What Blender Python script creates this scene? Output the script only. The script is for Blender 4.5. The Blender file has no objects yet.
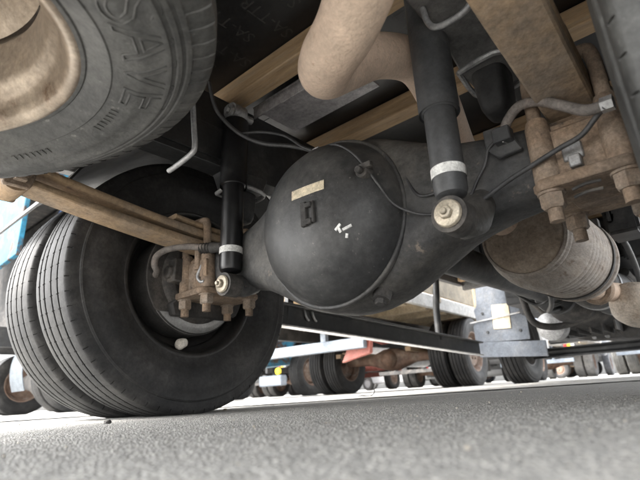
import bpy, bmesh, math, random
from mathutils import Vector, Matrix, noise
R_ = math.radians
random.seed(7)
S = bpy.context.scene
COL = S.collection

# ------------------------------------------------------------------ camera
CAM_YAW, CAM_PITCH, CAM_ROLL, CAM_H, F_PX = 39.8, 18.1, 3.7, 0.036, 467.0
cd = bpy.data.cameras.new('camera')
cam = bpy.data.objects.new('camera', cd); COL.objects.link(cam)
cd.sensor_width = 36.0; cd.lens = F_PX / 640 * 36.0
cd.clip_start = 0.01; cd.clip_end = 3000
cd.dof.use_dof = True; cd.dof.focus_distance = 1.05; cd.dof.aperture_fstop = 6.0
_y, _p, _r = R_(CAM_YAW), R_(CAM_PITCH), R_(CAM_ROLL)
fw = Vector((-math.sin(_y)*math.cos(_p), math.cos(_y)*math.cos(_p), math.sin(_p)))
rt = Vector((math.cos(_y), math.sin(_y), 0)); up = rt.cross(fw)
rr = rt*math.cos(_r) - up*math.sin(_r); ur = up*math.cos(_r) + rt*math.sin(_r)
m = Matrix((rr, ur, -fw)).transposed().to_4x4(); m.translation = (0, 0, CAM_H)
cam.matrix_world = m
S.camera = cam

# ------------------------------------------------------------------ sky, sun, exposure
SUN_EL, SUN_AZ = 44.0, 219.0          # azimuth clockwise from +Y: from behind on the left, through thin cloud
w = bpy.data.worlds.new('World'); S.world = w; w.use_nodes = True
nt = w.node_tree; nt.nodes.clear()
sky = nt.nodes.new('ShaderNodeTexSky'); sky.sky_type = 'NISHITA'; sky.sun_disc = False
sky.sun_elevation = R_(SUN_EL); sky.sun_rotation = R_(SUN_AZ)
sky.dust_density = 4.0; sky.air_density = 1.0; sky.ozone_density = 1.0
bg = nt.nodes.new('ShaderNodeBackground'); bg.inputs[1].default_value = 0.15
wo = nt.nodes.new('ShaderNodeOutputWorld')
hz = nt.nodes.new('ShaderNodeHueSaturation'); hz.inputs['Saturation'].default_value = .14     # milky, thinly overcast sky
nt.links.new(sky.outputs[0], hz.inputs['Color']); nt.links.new(hz.outputs[0], bg.inputs[0]); nt.links.new(bg.outputs[0], wo.inputs[0])
sl = bpy.data.lights.new('sun', 'SUN'); sl.energy = 1.15; sl.angle = R_(10); sl.color = (1, .95, .88)
so = bpy.data.objects.new('sun', sl); COL.objects.link(so)
sd = Vector((math.sin(R_(SUN_AZ))*math.cos(R_(SUN_EL)), math.cos(R_(SUN_AZ))*math.cos(R_(SUN_EL)), math.sin(R_(SUN_EL))))
so.rotation_euler = sd.to_track_quat('Z', 'Y').to_euler(); so.location = (0, 0, 20)
S.view_settings.view_transform = 'Standard'; S.view_settings.look = 'None'
S.view_settings.gamma = 1; S.view_settings.exposure = 2.98
S.view_settings.use_curve_mapping = False
S.cycles.max_bounces = 8; S.cycles.diffuse_bounces = 5; S.cycles.use_denoising = True

# ------------------------------------------------------------------ materials
SHADE_LIFT = {'axle_paint', 'cover_paint', 'chassis_black', 'shock_dusty', 'spring_rust', 'dusty_rust', 'cast_dark', 'tyre_rubber_dusty', 'exhaust_pipe_steel', 'muffler_steel', 'muffler_end_rust', 'brake_hose', 'nut_rust', 'joist_wood', 'rim_beige_', 'wire_black', 'grey_print'}   # underbody base colours lifted, standing in for more light in the shade
def mat(name, c1, c2=None, scale=8, rough=.6, metal=0, dust=None, dust_amt=.5, dust_scale=5, bump=.15, bump_scale=60,
        spot=None, spot_scale=25, spot_amt=.0, spec=.5, stretch=None, contrast=.25, rough_var=.12, detail=6, grime=.35):
    g_ = 1.35 if name in SHADE_LIFT else 1.0
    c1, c2, dust, spot = [tuple(min(.82, v*g_) for v in q) if q else q for q in (c1, c2, dust, spot)]
    M = bpy.data.materials.new(name); M.use_nodes = True
    t = M.node_tree; n = t.nodes; b = n['Principled BSDF']; L = t.links.new
    tc = n.new('ShaderNodeTexCoord'); oi = n.new('ShaderNodeObjectInfo')
    ad = n.new('ShaderNodeVectorMath'); ad.operation = 'ADD'
    sc = n.new('ShaderNodeVectorMath'); sc.operation = 'SCALE'; sc.inputs[0].default_value = (7.3, 3.1, 5.7)
    L(oi.outputs['Random'], sc.inputs['Scale']); L(tc.outputs['Object'], ad.inputs[0]); L(sc.outputs[0], ad.inputs[1])
    vec = ad.outputs[0]
    if stretch:
        mp = n.new('ShaderNodeVectorMath'); mp.operation = 'MULTIPLY'; mp.inputs[1].default_value = stretch
        L(vec, mp.inputs[0]); vec = mp.outputs[0]
    def nz(s, d=detail, rgh=.6):
        x = n.new('ShaderNodeTexNoise'); x.inputs['Scale'].default_value = s; x.inputs['Detail'].default_value = d
        x.inputs['Roughness'].default_value = rgh; L(vec, x.inputs['Vector']); return x.outputs['Fac']
    def ramp(fac, lo, hi):
        r = n.new('ShaderNodeMapRange'); r.interpolation_type = 'SMOOTHSTEP'
        r.inputs['From Min'].default_value = lo; r.inputs['From Max'].default_value = hi; L(fac, r.inputs['Value']); return r.outputs[0]
    def mix(fac, a, bcol):
        x = n.new('ShaderNodeMix'); x.data_type = 'RGBA'
        L(fac, x.inputs[0])
        if isinstance(a, tuple): x.inputs[6].default_value = (*a, 1)
        else: L(a, x.inputs[6])
        x.inputs[7].default_value = (*bcol, 1); return x.outputs[2]
    col = mix(ramp(nz(scale), .5-contrast, .5+contrast), c1, c2 or tuple(v*.6 for v in c1))
    if dust:
        f = ramp(nz(dust_scale, 8, .7), .62-dust_amt*.4, .78-dust_amt*.2)
        mu = n.new('ShaderNodeMath'); mu.operation = 'MULTIPLY'; mu.inputs[1].default_value = .75; L(f, mu.inputs[0])
        col = mix(mu.outputs[0], col, dust)
    if spot:
        f = ramp(nz(spot_scale, 6, .7), .62-spot_amt*.3, .74-spot_amt*.3)
        col = mix(f, col, spot)
    if grime:
        for sc_, lo, hi in ((scale*14, 1-grime*1.1, 1+grime*1.1), (scale*2.6, 1-grime, 1+grime)):
            mr = n.new('ShaderNodeMapRange'); mr.inputs['From Min'].default_value = .3; mr.inputs['From Max'].default_value = .7
            mr.inputs['To Min'].default_value = lo; mr.inputs['To Max'].default_value = hi; L(nz(sc_, 8, .75), mr.inputs['Value'])
            x = n.new('ShaderNodeMix'); x.data_type = 'RGBA'; x.blend_type = 'MULTIPLY'; x.inputs[0].default_value = 1
            L(col, x.inputs[6]); L(mr.outputs[0], x.inputs[7]); col = x.outputs[2]
    L(col, b.inputs['Base Color'])
    rv = n.new('ShaderNodeMapRange'); rv.inputs['To Min'].default_value = max(.02, rough-rough_var); rv.inputs['To Max'].default_value = min(1, rough+rough_var)
    L(nz(scale*1.7), rv.inputs['Value']); L(rv.outputs[0], b.inputs['Roughness'])
    b.inputs['Metallic'].default_value = metal; b.inputs['Specular IOR Level'].default_value = spec
    if bump:
        bp = n.new('ShaderNodeBump'); bp.inputs['Strength'].default_value = bump; bp.inputs['Distance'].default_value = .004
        L(nz(bump_scale, 5), bp.inputs['Height']); L(bp.outputs[0], b.inputs['Normal'])
    return M

DUST = (.17, .145, .12)
MT = dict(
 axle=mat('axle_paint', (.022, .0225, .0235), (.040, .040, .040), 6, .6, dust=(.080, .074, .066), dust_amt=.48, dust_scale=3, bump=.45, bump_scale=55, spot=(.14, .115, .092), spot_scale=28, spot_amt=.05, grime=.36),
 dome=mat('cover_paint', (.017, .0175, .018), (.030, .0305, .031), 4, .48, dust=(.062, .060, .057), dust_amt=.42, dust_scale=3.5, bump=.2, bump_scale=40, spot=(.15, .14, .125), spot_scale=70, spot_amt=.0, grime=.28),
 black=mat('chassis_black', (.010, .011, .012), (.018, .018, .018), 7, .45, dust=(.05, .048, .045), dust_amt=.35, bump=.2, bump_scale=40),
 shockblack=mat('shock_black', (.006, .006, .007), (.010, .010, .011), 7, .35, dust=(.03, .03, .03), dust_amt=.2, bump=.05),
 shockgrey=mat('shock_dusty', (.028, .029, .031), (.046, .047, .049), 7, .5, dust=(.10, .097, .092), dust_amt=.42, bump=.12, grime=.25),
 spring=mat('spring_rust', (.27, .185, .108), (.19, .138, .09), 7, .8, dust=(.13, .112, .095), dust_amt=.45, dust_scale=4, bump=.5, bump_scale=70, spot=(.13, .088, .06), spot_scale=18, spot_amt=.03, detail=9, grime=.28),
 rusty=mat('dusty_rust', (.20, .14, .094), (.115, .086, .064), 11, .85, dust=(.22, .175, .135), dust_amt=.48, dust_scale=9, bump=.7, bump_scale=80, spot=(.055, .044, .036), spot_scale=14, spot_amt=.12, detail=9, grime=.36),
 castdark=mat('cast_dark', (.035, .033, .031), (.020, .019, .019), 12, .75, dust=(.09, .08, .07), dust_amt=.45, dust_scale=9, bump=.5, bump_scale=80),
 rubber=mat('tyre_rubber', (.020, .020, .021), (.030, .029, .028), 6, .62, dust=(.060, .057, .054), dust_amt=.45, dust_scale=5, bump=.12, bump_scale=120, spec=.35),
 rubbergrey=mat('tyre_rubber_dusty', (.030, .030, .029), (.052, .0515, .049), 6, .55, dust=(.088, .086, .080), dust_amt=.5, dust_scale=7, bump=.35, bump_scale=90, spec=.5, spot=(.14, .135, .125), spot_scale=40, spot_amt=.06, grime=.3),
 rubbermid=mat('tyre_rubber_mid', (.026, .0265, .0255), (.040, .0405, .039), 6, .6, dust=(.065, .065, .061), dust_amt=.45, bump=.3, bump_scale=90, spot=(.11, .11, .105), spot_scale=30, spot_amt=.05),
 rubberpale=mat('tyre_rubber_pale', (.17, .17, .17), (.25, .245, .24), 7, .7, dust=(.3, .29, .28), dust_amt=.4, bump=.1),
 rimdark=mat('rim_dark', (.020, .0195, .019), (.032, .030, .029), 9, .45, dust=(.07, .062, .055), dust_amt=.3, bump=.2),
 rimbeige=mat('rim_beige', (.43, .36, .285), (.31, .25, .19), 7, .36, metal=.45, dust=(.25, .19, .14), dust_amt=.5, dust_scale=4, bump=.35, bump_scale=50, spot=(.15, .095, .06), spot_scale=16, spot_amt=.10, grime=.28),
 rimrust=mat('rim_rust', (.17, .10, .07), (.24, .18, .14), 10, .7, bump=.2, spot=(.30, .29, .27), spot_scale=9, spot_amt=.3),
 drumshade=mat('drum_shaded', (.05, .048, .046), (.03, .029, .028), 12, .6, bump=.3),  # drum body in a darker colour that stands in for shade
 drum=mat('drum_steel_lit', (.34, .34, .335), (.25, .245, .24), 12, .4, metal=.5, bump=.1, dust=(.24, .22, .2), dust_amt=.4, grime=.2),  # paler drum steel: ground bounce on the lower face put into the colour
 wood=mat('joist_wood', (.33, .225, .125), (.235, .155, .085), 4, .75, stretch=(1.2, 14, 14), bump=.3, bump_scale=14, dust=(.25, .195, .135), dust_amt=.4, contrast=.2, grime=.2),
 film=mat('black_film_plywood', (.006, .006, .006), (.010, .009, .009), 5, .42, bump=.05, dust=(.018, .017, .016), dust_amt=.3),
 print=mat('grey_print', (.035, .033, .030), (.020, .019, .018), 30, .6, bump=0),
 exhaust=mat('exhaust_pipe_steel', (.53, .405, .31), (.42, .315, .24), 10, .72, bump=.5, bump_scale=150, dust=(.36, .28, .215), dust_amt=.5, dust_scale=6, spot=(.30, .205, .145), spot_scale=60, spot_amt=.06, grime=.13),
 muffler=mat('muffler_steel', (.20, .172, .148), (.27, .242, .215), 4, .8, stretch=(6, 1.6, 6), bump=.25, bump_scale=30, dust=(.24, .198, .16), dust_amt=.5, dust_scale=3, spot=(.12, .088, .065), spot_scale=7, spot_amt=.14, grime=.28),
 muffend=mat('muffler_end_rust', (.26, .21, .165), (.19, .15, .115), 9, .85, bump=.5, dust=(.30, .255, .21), dust_amt=.5, spot=(.14, .105, .08), spot_scale=12, spot_amt=.08, grime=.3),
 heat=mat('pale_exhaust_cup', (.55, .49, .42), (.42, .35, .28), 10, .55, bump=.2, spot=(.3, .2, .13), spot_scale=18, spot_amt=.12),
 galv=mat('galvanised', (.40, .40, .40), (.30, .30, .30), 9, .45, metal=.5, bump=.1, dust=(.22, .2, .18), dust_amt=.3),
 nut=mat('nut_rust', (.20, .15, .11), (.12, .095, .075), 20, .7, bump=.3, dust=(.26, .22, .18), dust_amt=.5, dust_scale=20),
 washer=mat('washer_zinc', (.50, .45, .36), (.36, .31, .24), 20, .45, metal=.4, bump=.2),
 hose=mat('brake_hose', (.13, .115, .105), (.085, .078, .072), 15, .75, bump=.5, bump_scale=120, dust=(.24, .19, .16), dust_amt=.5),
 wire=mat('wire_black', (.022, .022, .024), (.05, .05, .05), 15, .5, bump=.1),
 cream=mat('cream_label', (.62, .54, .40), (.5, .43, .31), 12, .6, bump=.05, spot=(.35, .28, .2), spot_scale=40, spot_amt=.1),
 white=mat('white_band', (.72, .72, .70), (.6, .6, .58), 15, .5, bump=.03, spot=(.3, .29, .28), spot_scale=60, spot_amt=.1),
 whitelump=mat('white_chip', (.78, .74, .68), (.6, .54, .46), 40, .7, bump=.5, bump_scale=150),
 greyplate=mat('grey_plate', (.42, .40, .41), (.34, .325, .33), 6, .5, bump=.1, dust=(.16, .15, .14), dust_amt=.4),
 guardblue=mat('mudguard_blue_grey', (.085, .10, .125), (.11, .125, .15), 7, .5, bump=.12, dust=(.15, .155, .165), dust_amt=.35, spot=(.1, .1, .11), spot_scale=20, spot_amt=.06),
 green=mat('dark_green_paint', (.015, .035, .015), (.02, .045, .02), 8, .6, bump=.1),
 bodygrey=mat('body_grey', (.12, .118, .115), (.09, .088, .085), 6, .55, bump=.1, dust=(.16, .15, .14), dust_amt=.4),
 bedwhite=mat('bed_white', (.40, .395, .38), (.32, .31, .29), 6, .5, bump=.05, spot=(.35, .22, .13), spot_scale=12, spot_amt=.06),
 bedcream=mat('bed_cream', (.27, .225, .155), (.20, .165, .11), 5, .6, bump=.1, spot=(.3, .18, .1), spot_scale=14, spot_amt=.1),
 red=mat('faded_red', (.22, .05, .035), (.24, .085, .065), 7, .6, bump=.1, spot=(.3, .15, .1), spot_scale=20, spot_amt=.1),
 cyan=mat('cyan_rusted_paint', (.014, .10, .165), (.020, .12, .19), 3, .6, bump=.08, spec=.2, dust=(.05, .15, .20), dust_amt=.2, dust_scale=6, spot=(.055, .033, .022), spot_scale=5.5, spot_amt=.45, detail=9),
 blue=mat('blue_paint', (.025, .10, .30), (.035, .13, .34), 4, .45, bump=.05, spot=(.25, .16, .1), spot_scale=9, spot_amt=.1),
 bumper=mat('pale_blue_steel', (.13, .15, .175), (.10, .12, .145), 8, .5, bump=.1, dust=(.16, .165, .17), dust_amt=.4, spot=(.3, .22, .16), spot_scale=25, spot_amt=.06),
 diffrust=mat('rusty_diff', (.22, .13, .085), (.12, .075, .055), 7, .7, bump=.4, dust=(.3, .24, .19), dust_amt=.4),
 flap=mat('grey_flap', (.09, .105, .12), (.07, .082, .095), 5, .6, bump=.08, spec=.25, dust=(.12, .13, .14), dust_amt=.4),
 tan=mat('tan_strap', (.50, .30, .13), (.40, .23, .09), 12, .7, bump=.1),
 carwhite=mat('car_white', (.5, .5, .495), (.46, .46, .455), 3, .3, bump=0, grime=.1),
 carsilver=mat('car_silver', (.5, .51, .52), (.45, .46, .47), 3, .3, metal=.4, bump=0, grime=.1),
 glass=mat('dark_glass', (.02, .024, .028), (.03, .034, .038), 3, .1, bump=0, rough_var=.02),
 lampred=mat('lamp_red', (.40, .025, .02), (.34, .02, .015), 20, .25, bump=0, grime=0),
 lampyellow=mat('lamp_yellow', (.80, .62, .03), (.75, .55, .02), 20, .25, bump=0),
 concrete_block=mat('wall_block', (.55, .53, .50), (.46, .44, .41), 2, .8, bump=.2),
)

# ------------------------------------------------------------------ mesh helper
class MB:
    def __init__(s): s.v = []; s.f = []
    def add(s, vs, fs):
        o = len(s.v); s.v += [Vector(q) for q in vs]; s.f += [[i+o for i in q] for q in fs]; return s
    def box(s, c, d, rot=None):
        x, y, z = [q/2 for q in d]; c = Vector(c)
        vs = [Vector((a*x, b*y, e*z)) for a in (-1, 1) for b in (-1, 1) for e in (-1, 1)]
        if rot is not None: vs = [rot @ q for q in vs]
        return s.add([c+q for q in vs], [(0,1,3,2),(4,6,7,5),(0,4,5,1),(2,3,7,6),(0,2,6,4),(1,5,7,3)])
    def beam(s, p0, p1, wd, ht, upv=(0,0,1)):
        p0, p1 = Vector(p0), Vector(p1); d = (p1-p0).normalized(); sx = d.cross(Vector(upv)).normalized(); uz = sx.cross(d)
        vs = []
        for p in (p0, p1):
            for a, b in ((-1,-1),(1,-1),(1,1),(-1,1)): vs.append(p + sx*a*wd/2 + uz*b*ht/2)
        return s.add(vs, [(3,2,1,0),(4,5,6,7),(0,1,5,4),(1,2,6,5),(2,3,7,6),(3,0,4,7)])
    def frame(s, d):
        d = Vector(d).normalized(); a = Vector((0,0,1)) if abs(d.z) < .9 else Vector((1,0,0))
        u = d.cross(a).normalized(); return d, u, d.cross(u)
    def cyl(s, p0, p1, r0, r1=None, n=24, caps=True):
        p0, p1 = Vector(p0), Vector(p1); r1 = r0 if r1 is None else r1
        d, u, q = s.frame(p1-p0); vs = []
        for p, r in ((p0, r0), (p1, r1)):
            for i in range(n):
                a = 2*math.pi*i/n; vs.append(p + (u*math.cos(a)+q*math.sin(a))*r)
        fs = [(i, (i+1) % n, n+(i+1) % n, n+i) for i in range(n)]
        if caps: fs += [tuple(range(n))[::-1], tuple(range(n, 2*n))]
        return s.add(vs, fs)
    def lathe(s, prof, o, axis, n=48, close=False, cap0=False, cap1=False):
        o = Vector(o); d, u, q = s.frame(axis); vs = []; k = len(prof)
        for a_, r in prof:
            for i in range(n):
                t = 2*math.pi*i/n; vs.append(o + d*a_ + (u*math.cos(t)+q*math.sin(t))*r)
        fs = []
        for j in range(k if close else k-1):
            j2 = (j+1) % k
            for i in range(n): fs.append((j*n+i, j2*n+i, j2*n+(i+1) % n, j*n+(i+1) % n))
        if cap0: fs.append(tuple(range(n)))
        if cap1: fs.append(tuple(range((k-1)*n, k*n))[::-1])
        return s.add(vs, fs)
    def loft(s, rings, caps=True, loop=True):
        n = len(rings[0]); vs = [p for r in rings for p in r]; fs = []
        for j in range(len(rings)-1):
            for i in range(n if loop else n-1): fs.append((j*n+i, j*n+(i+1) % n, (j+1)*n+(i+1) % n, (j+1)*n+i))
        if caps: fs += [tuple(range(n))[::-1], tuple(range((len(rings)-1)*n, len(rings)*n))]
        return s.add(vs, fs)
    def tube(s, pts, r, n=12, sub=6, caps=True):
        pts = [Vector(p) for p in pts]
        rs = r if isinstance(r, (list, tuple)) else [r]*len(pts)
        P, RR = [], []
        for i in range(len(pts)-1):
            p0 = pts[max(i-1, 0)]; p1 = pts[i]; p2 = pts[i+1]; p3 = pts[min(i+2, len(pts)-1)]
            for k in range(sub):
                t = k/sub
                P.append(.5*((2*p1)+(-p0+p2)*t+(2*p0-5*p1+4*p2-p3)*t*t+(-p0+3*p1-3*p2+p3)*t**3)); RR.append(rs[i]*(1-t)+rs[i+1]*t)
        P.append(pts[-1]); RR.append(rs[-1])
        d, u, q = s.frame(P[1]-P[0]); rings = []
        for i, p in enumerate(P):
            t = (P[min(i+1, len(P)-1)]-P[max(i-1, 0)]).normalized()
            u = (u - t*u.dot(t)).normalized(); q = t.cross(u)
            rings.append([p+(u*math.cos(2*math.pi*k/n)+q*math.sin(2*math.pi*k/n))*RR[i] for k in range(n)])
        return s.loft(rings, caps)
    def hexnut(s, c, axis, r, h): 
        d = Vector(axis).normalized(); c = Vector(c)
        s.cyl(c, c+d*h*.85, r, r, 6); return s.cyl(c+d*h*.85, c+d*h, r*.98, r*.82, 6)
    def prism(s, poly, o, u, v, wv):
        """polygon in the (u,v) plane swept along wv, centred on o"""
        o, u, v, wv = Vector(o), Vector(u), Vector(v), Vector(wv); n = len(poly)
        vs = [o+u*a+v*b-wv*.5 for a, b in poly]+[o+u*a+v*b+wv*.5 for a, b in poly]
        fs = [tuple(range(n))[::-1], tuple(range(n, 2*n))]+[(i, (i+1) % n, n+(i+1) % n, n+i) for i in range(n)]
        return s.add(vs, fs)
    def mesh(s, name, bevel=0, smooth=38, seg=1):
        me = bpy.data.meshes.new(name); me.from_pydata([tuple(q) for q in s.v], [], s.f); me.update()
        bm = bmesh.new(); bm.from_mesh(me); bmesh.ops.recalc_face_normals(bm, faces=bm.faces)
        if bevel:
            es = [e for e in bm.edges if len(e.link_faces) == 2 and e.calc_face_angle(0) > .6]
            bmesh.ops.bevel(bm, geom=es, offset=bevel, segments=seg, affect='EDGES', clamp_overlap=True)
        bm.to_mesh(me); bm.free()
        if smooth:
            me.polygons.foreach_set('use_smooth', [True]*len(me.polygons)); me.set_sharp_from_angle(angle=R_(smooth))
        return me
    def build(s, name, m_, parent=None, bevel=0, smooth=38, seg=1): return link(name, s.mesh(name, bevel, smooth, seg), m_, parent)

def link(name, me, m_, parent=None):
    o = bpy.data.objects.new(name, me); COL.objects.link(o)
    if m_ and not me.materials: me.materials.append(MT[m_] if isinstance(m_, str) else m_)
    if parent is not None:
        o.parent = parent
        # parents other than roots carry no transform of their own; roots built in world space are undone here
        rp = parent
        while rp.parent: rp = rp.parent
        if rp.get('_world') and parent is rp: o.matrix_parent_inverse = Matrix.Translation(-rp.location)
    return o
def tag(o, label, cat, group=None, kind=None):
    if label: o['label'] = label
    if cat: o['category'] = cat
    if group: o['group'] = group
    if kind: o['kind'] = kind
    return o
def empty(name, loc, rz=0, world=False):
    e = bpy.data.objects.new(name, None); COL.objects.link(e); e.location = loc; e.rotation_euler = (0, 0, rz); e.empty_display_size = .2
    if world: e['_world'] = 1
    return e
def text_mesh(body, size, depth=0.0, res=3, offset=0.0, outline=0.0):
    c = bpy.data.curves.new('lettering', 'FONT'); c.body = body; c.size = size; c.extrude = depth; c.resolution_u = res; c.offset = offset
    c.align_x = 'CENTER'; c.align_y = 'CENTER'
    if outline: c.fill_mode = 'NONE'; c.bevel_depth = outline; c.bevel_resolution = 1; c.extrude = 0
    o = bpy.data.objects.new('lettering', c); COL.objects.link(o)
    dg = bpy.context.evaluated_depsgraph_get(); me = bpy.data.meshes.new_from_object(o.evaluated_get(dg))
    bpy.data.objects.remove(o); bpy.data.curves.remove(c); me.materials.clear(); return me

# ------------------------------------------------------------------ ground
def ground_materials():
    M = bpy.data.materials.new('asphalt'); M.use_nodes = True; t = M.node_tree; n = t.nodes; L = t.links.new; b = n['Principled BSDF']
    tc = n.new('ShaderNodeTexCoord')
    def vor(s, f='F1'):
        x = n.new('ShaderNodeTexVoronoi'); x.inputs['Scale'].default_value = s; x.feature = f; L(tc.outputs['Object'], x.inputs['Vector']); return x
    def nz(s, d=6):
        x = n.new('ShaderNodeTexNoise'); x.inputs['Scale'].default_value = s; x.inputs['Detail'].default_value = d; L(tc.outputs['Object'], x.inputs['Vector']); return x.outputs[0]
    v1 = vor(360)
    cr = n.new('ShaderNodeValToRGB'); e = cr.color_ramp.elements
    e[0].position = 0; e[0].color = (.205, .203, .193, 1); e[1].position = 1; e[1].color = (.43, .42, .39, 1)
    for p, c in ((.45, (.265, .262, .249)), (.72, (.305, .30, .284)), (.9, (.35, .343, .32))):
        q = cr.color_ramp.elements.new(p); q.color = (*c, 1)
    sp = n.new('ShaderNodeSeparateColor'); L(v1.outputs['Color'], sp.inputs[0]); L(sp.outputs[0], cr.inputs[0])
    mx = n.new('ShaderNodeMix'); mx.data_type = 'RGBA'; mx.blend_type = 'MULTIPLY'; mx.inputs[0].default_value = 1
    big = n.new('ShaderNodeMapRange'); big.inputs['To Min'].default_value = .84; big.inputs['To Max'].default_value = 1.14; L(nz(3), big.inputs['Value'])
    L(cr.outputs[0], mx.inputs[6]); L(big.outputs[0], mx.inputs[7]); L(mx.outputs[2], b.inputs['Base Color'])
    b.inputs['Roughness'].default_value = .78
    bp = n.new('ShaderNodeBump'); bp.inputs['Strength'].default_value = .7; bp.inputs['Distance'].default_value = .003; bp.invert = True
    L(v1.outputs['Distance'], bp.inputs['Height']); L(bp.outputs[0], b.inputs['Normal'])
    C_ = mat('concrete_yard', (.50, .49, .465), (.42, .41, .385), 1.5, .85, bump=.4, bump_scale=60, dust=(.55, .53, .5), dust_amt=.4, dust_scale=3, spot=(.3, .29, .27), spot_scale=14, spot_amt=.05)
    return M, C_
ASPHALT, CONCRETE = ground_materials()
def spaced(lo, hi, a, b, fine, grow=1.32):
    out = []; x = a
    while x <= b: out.append(x); x += fine
    st = fine; x = out[-1]
    while x < hi: st *= grow; x += st; out.append(min(x, hi))
    st = fine; x = a; left = []
    while x > lo: st *= grow; x -= st; left.append(max(x, lo))
    return left[::-1]+out
def gz(x, y):
    d = math.hypot(x, y)
    if d > 6: return 0.0
    f = 1.0 if d < 2.5 else max(0, (6-d)/3.5)
    z = noise.noise(Vector((x*160, y*160, 0)))*.0014 + noise.noise(Vector((x*70, y*70, 3)))*.0014 + noise.noise(Vector((x*9, y*9, 7)))*.0016
    return f*z
xs = spaced(-600, 600, -1.0, .12, .0045); ys = spaced(-600, 900, .06, .95, .0045)
gv = [(x, y, gz(x, y)) for y in ys for x in xs]; nx = len(xs)
gf = [(j*nx+i, j*nx+i+1, (j+1)*nx+i+1, (j+1)*nx+i) for j in range(len(ys)-1) for i in range(nx-1)]
me = bpy.data.meshes.new('ground'); me.from_pydata(gv, [], gf); me.update(); me.polygons.foreach_set('use_smooth', [True]*len(me.polygons))
g = link('ground', me, ASPHALT); g['kind'] = 'structure'
# paler concrete yard: its edge runs square to the view about two metres ahead
def yard():
    d = Vector((-.64, .768, 0)); r = Vector((.768, .64, 0)); mb = MB(); n = 160; near, far = [], []
    for i in range(n+1):
        u = -7+i*14/n; near.append(d*(2.12+.012*noise.noise(Vector((u*9, 0, 2)))+.006*noise.noise(Vector((u*40, 0, 2))))+r*u+Vector((0, 0, .0045)))
    vs = near+[d*4.62+r*(-7+i*14/n)+Vector((0, 0, .0045)) for i in range(n+1)]; fs = [(i, i+1, n+2+i, n+1+i) for i in range(n)]
    mb.add(vs, fs)
    z = Vector((0, 0, .0045))
    mb.add([d*4.62-r*7+z, d*4.62+r*7+z, d*420+r*400+z, d*420-r*400+z], [(0, 1, 2, 3)])
    mb.add([d*2.12-r*500+z, d*2.12-r*7+z, d*420-r*400+z, d*420-r*500+z], [(0, 1, 2, 3)])
    mb.add([d*2.12+r*7+z, d*2.12+r*500+z, d*420+r*500+z, d*420+r*400+z], [(0, 1, 2, 3)])
    o = mb.build('concrete_yard', None, smooth=0); o.data.materials.append(CONCRETE); o['kind'] = 'structure'
yard()
mb = MB(); mb.add([(-400, -2.4, .0045), (-400, -500, .0045), (400, -500, .0045), (400, -2.4, .0045)], [(0, 1, 2, 3)])  # unseen pale sheet added behind the camera to bounce light under the truck
o = mb.build('bounce_sheet', None, smooth=0); o.data.materials.append(CONCRETE); o['kind'] = 'structure'
# loose grit and small stones on the asphalt
def grit():
    mb = MB(); rnd = random.Random(3)
    for i in range(260):
        x = rnd.uniform(-1.7, .05); y = rnd.uniform(.12, 1.6); r = rnd.uniform(.0008, .0018)*(1 if rnd.random() < .95 else 1.8)
        z = gz(x, y)+r*.4; vs = []
        for q in ((1,0,0),(-1,0,0),(0,1,0),(0,-1,0),(0,0,.8),(0,0,-.8)):
            vs.append(Vector(q)*r*rnd.uniform(.7, 1.3)+Vector((x, y, z)))
        mb.add(vs, [(0,2,4),(2,1,4),(1,3,4),(3,0,4),(2,0,5),(1,2,5),(3,1,5),(0,3,5)])
    o = mb.build('grit', mat('grit_stone', (.42, .38, .31), (.22, .2, .18), 60, .8, bump=0), smooth=0)
    tag(o, 'loose pale grit scattered over the grey asphalt', 'grit', kind='stuff')
grit()

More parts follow.
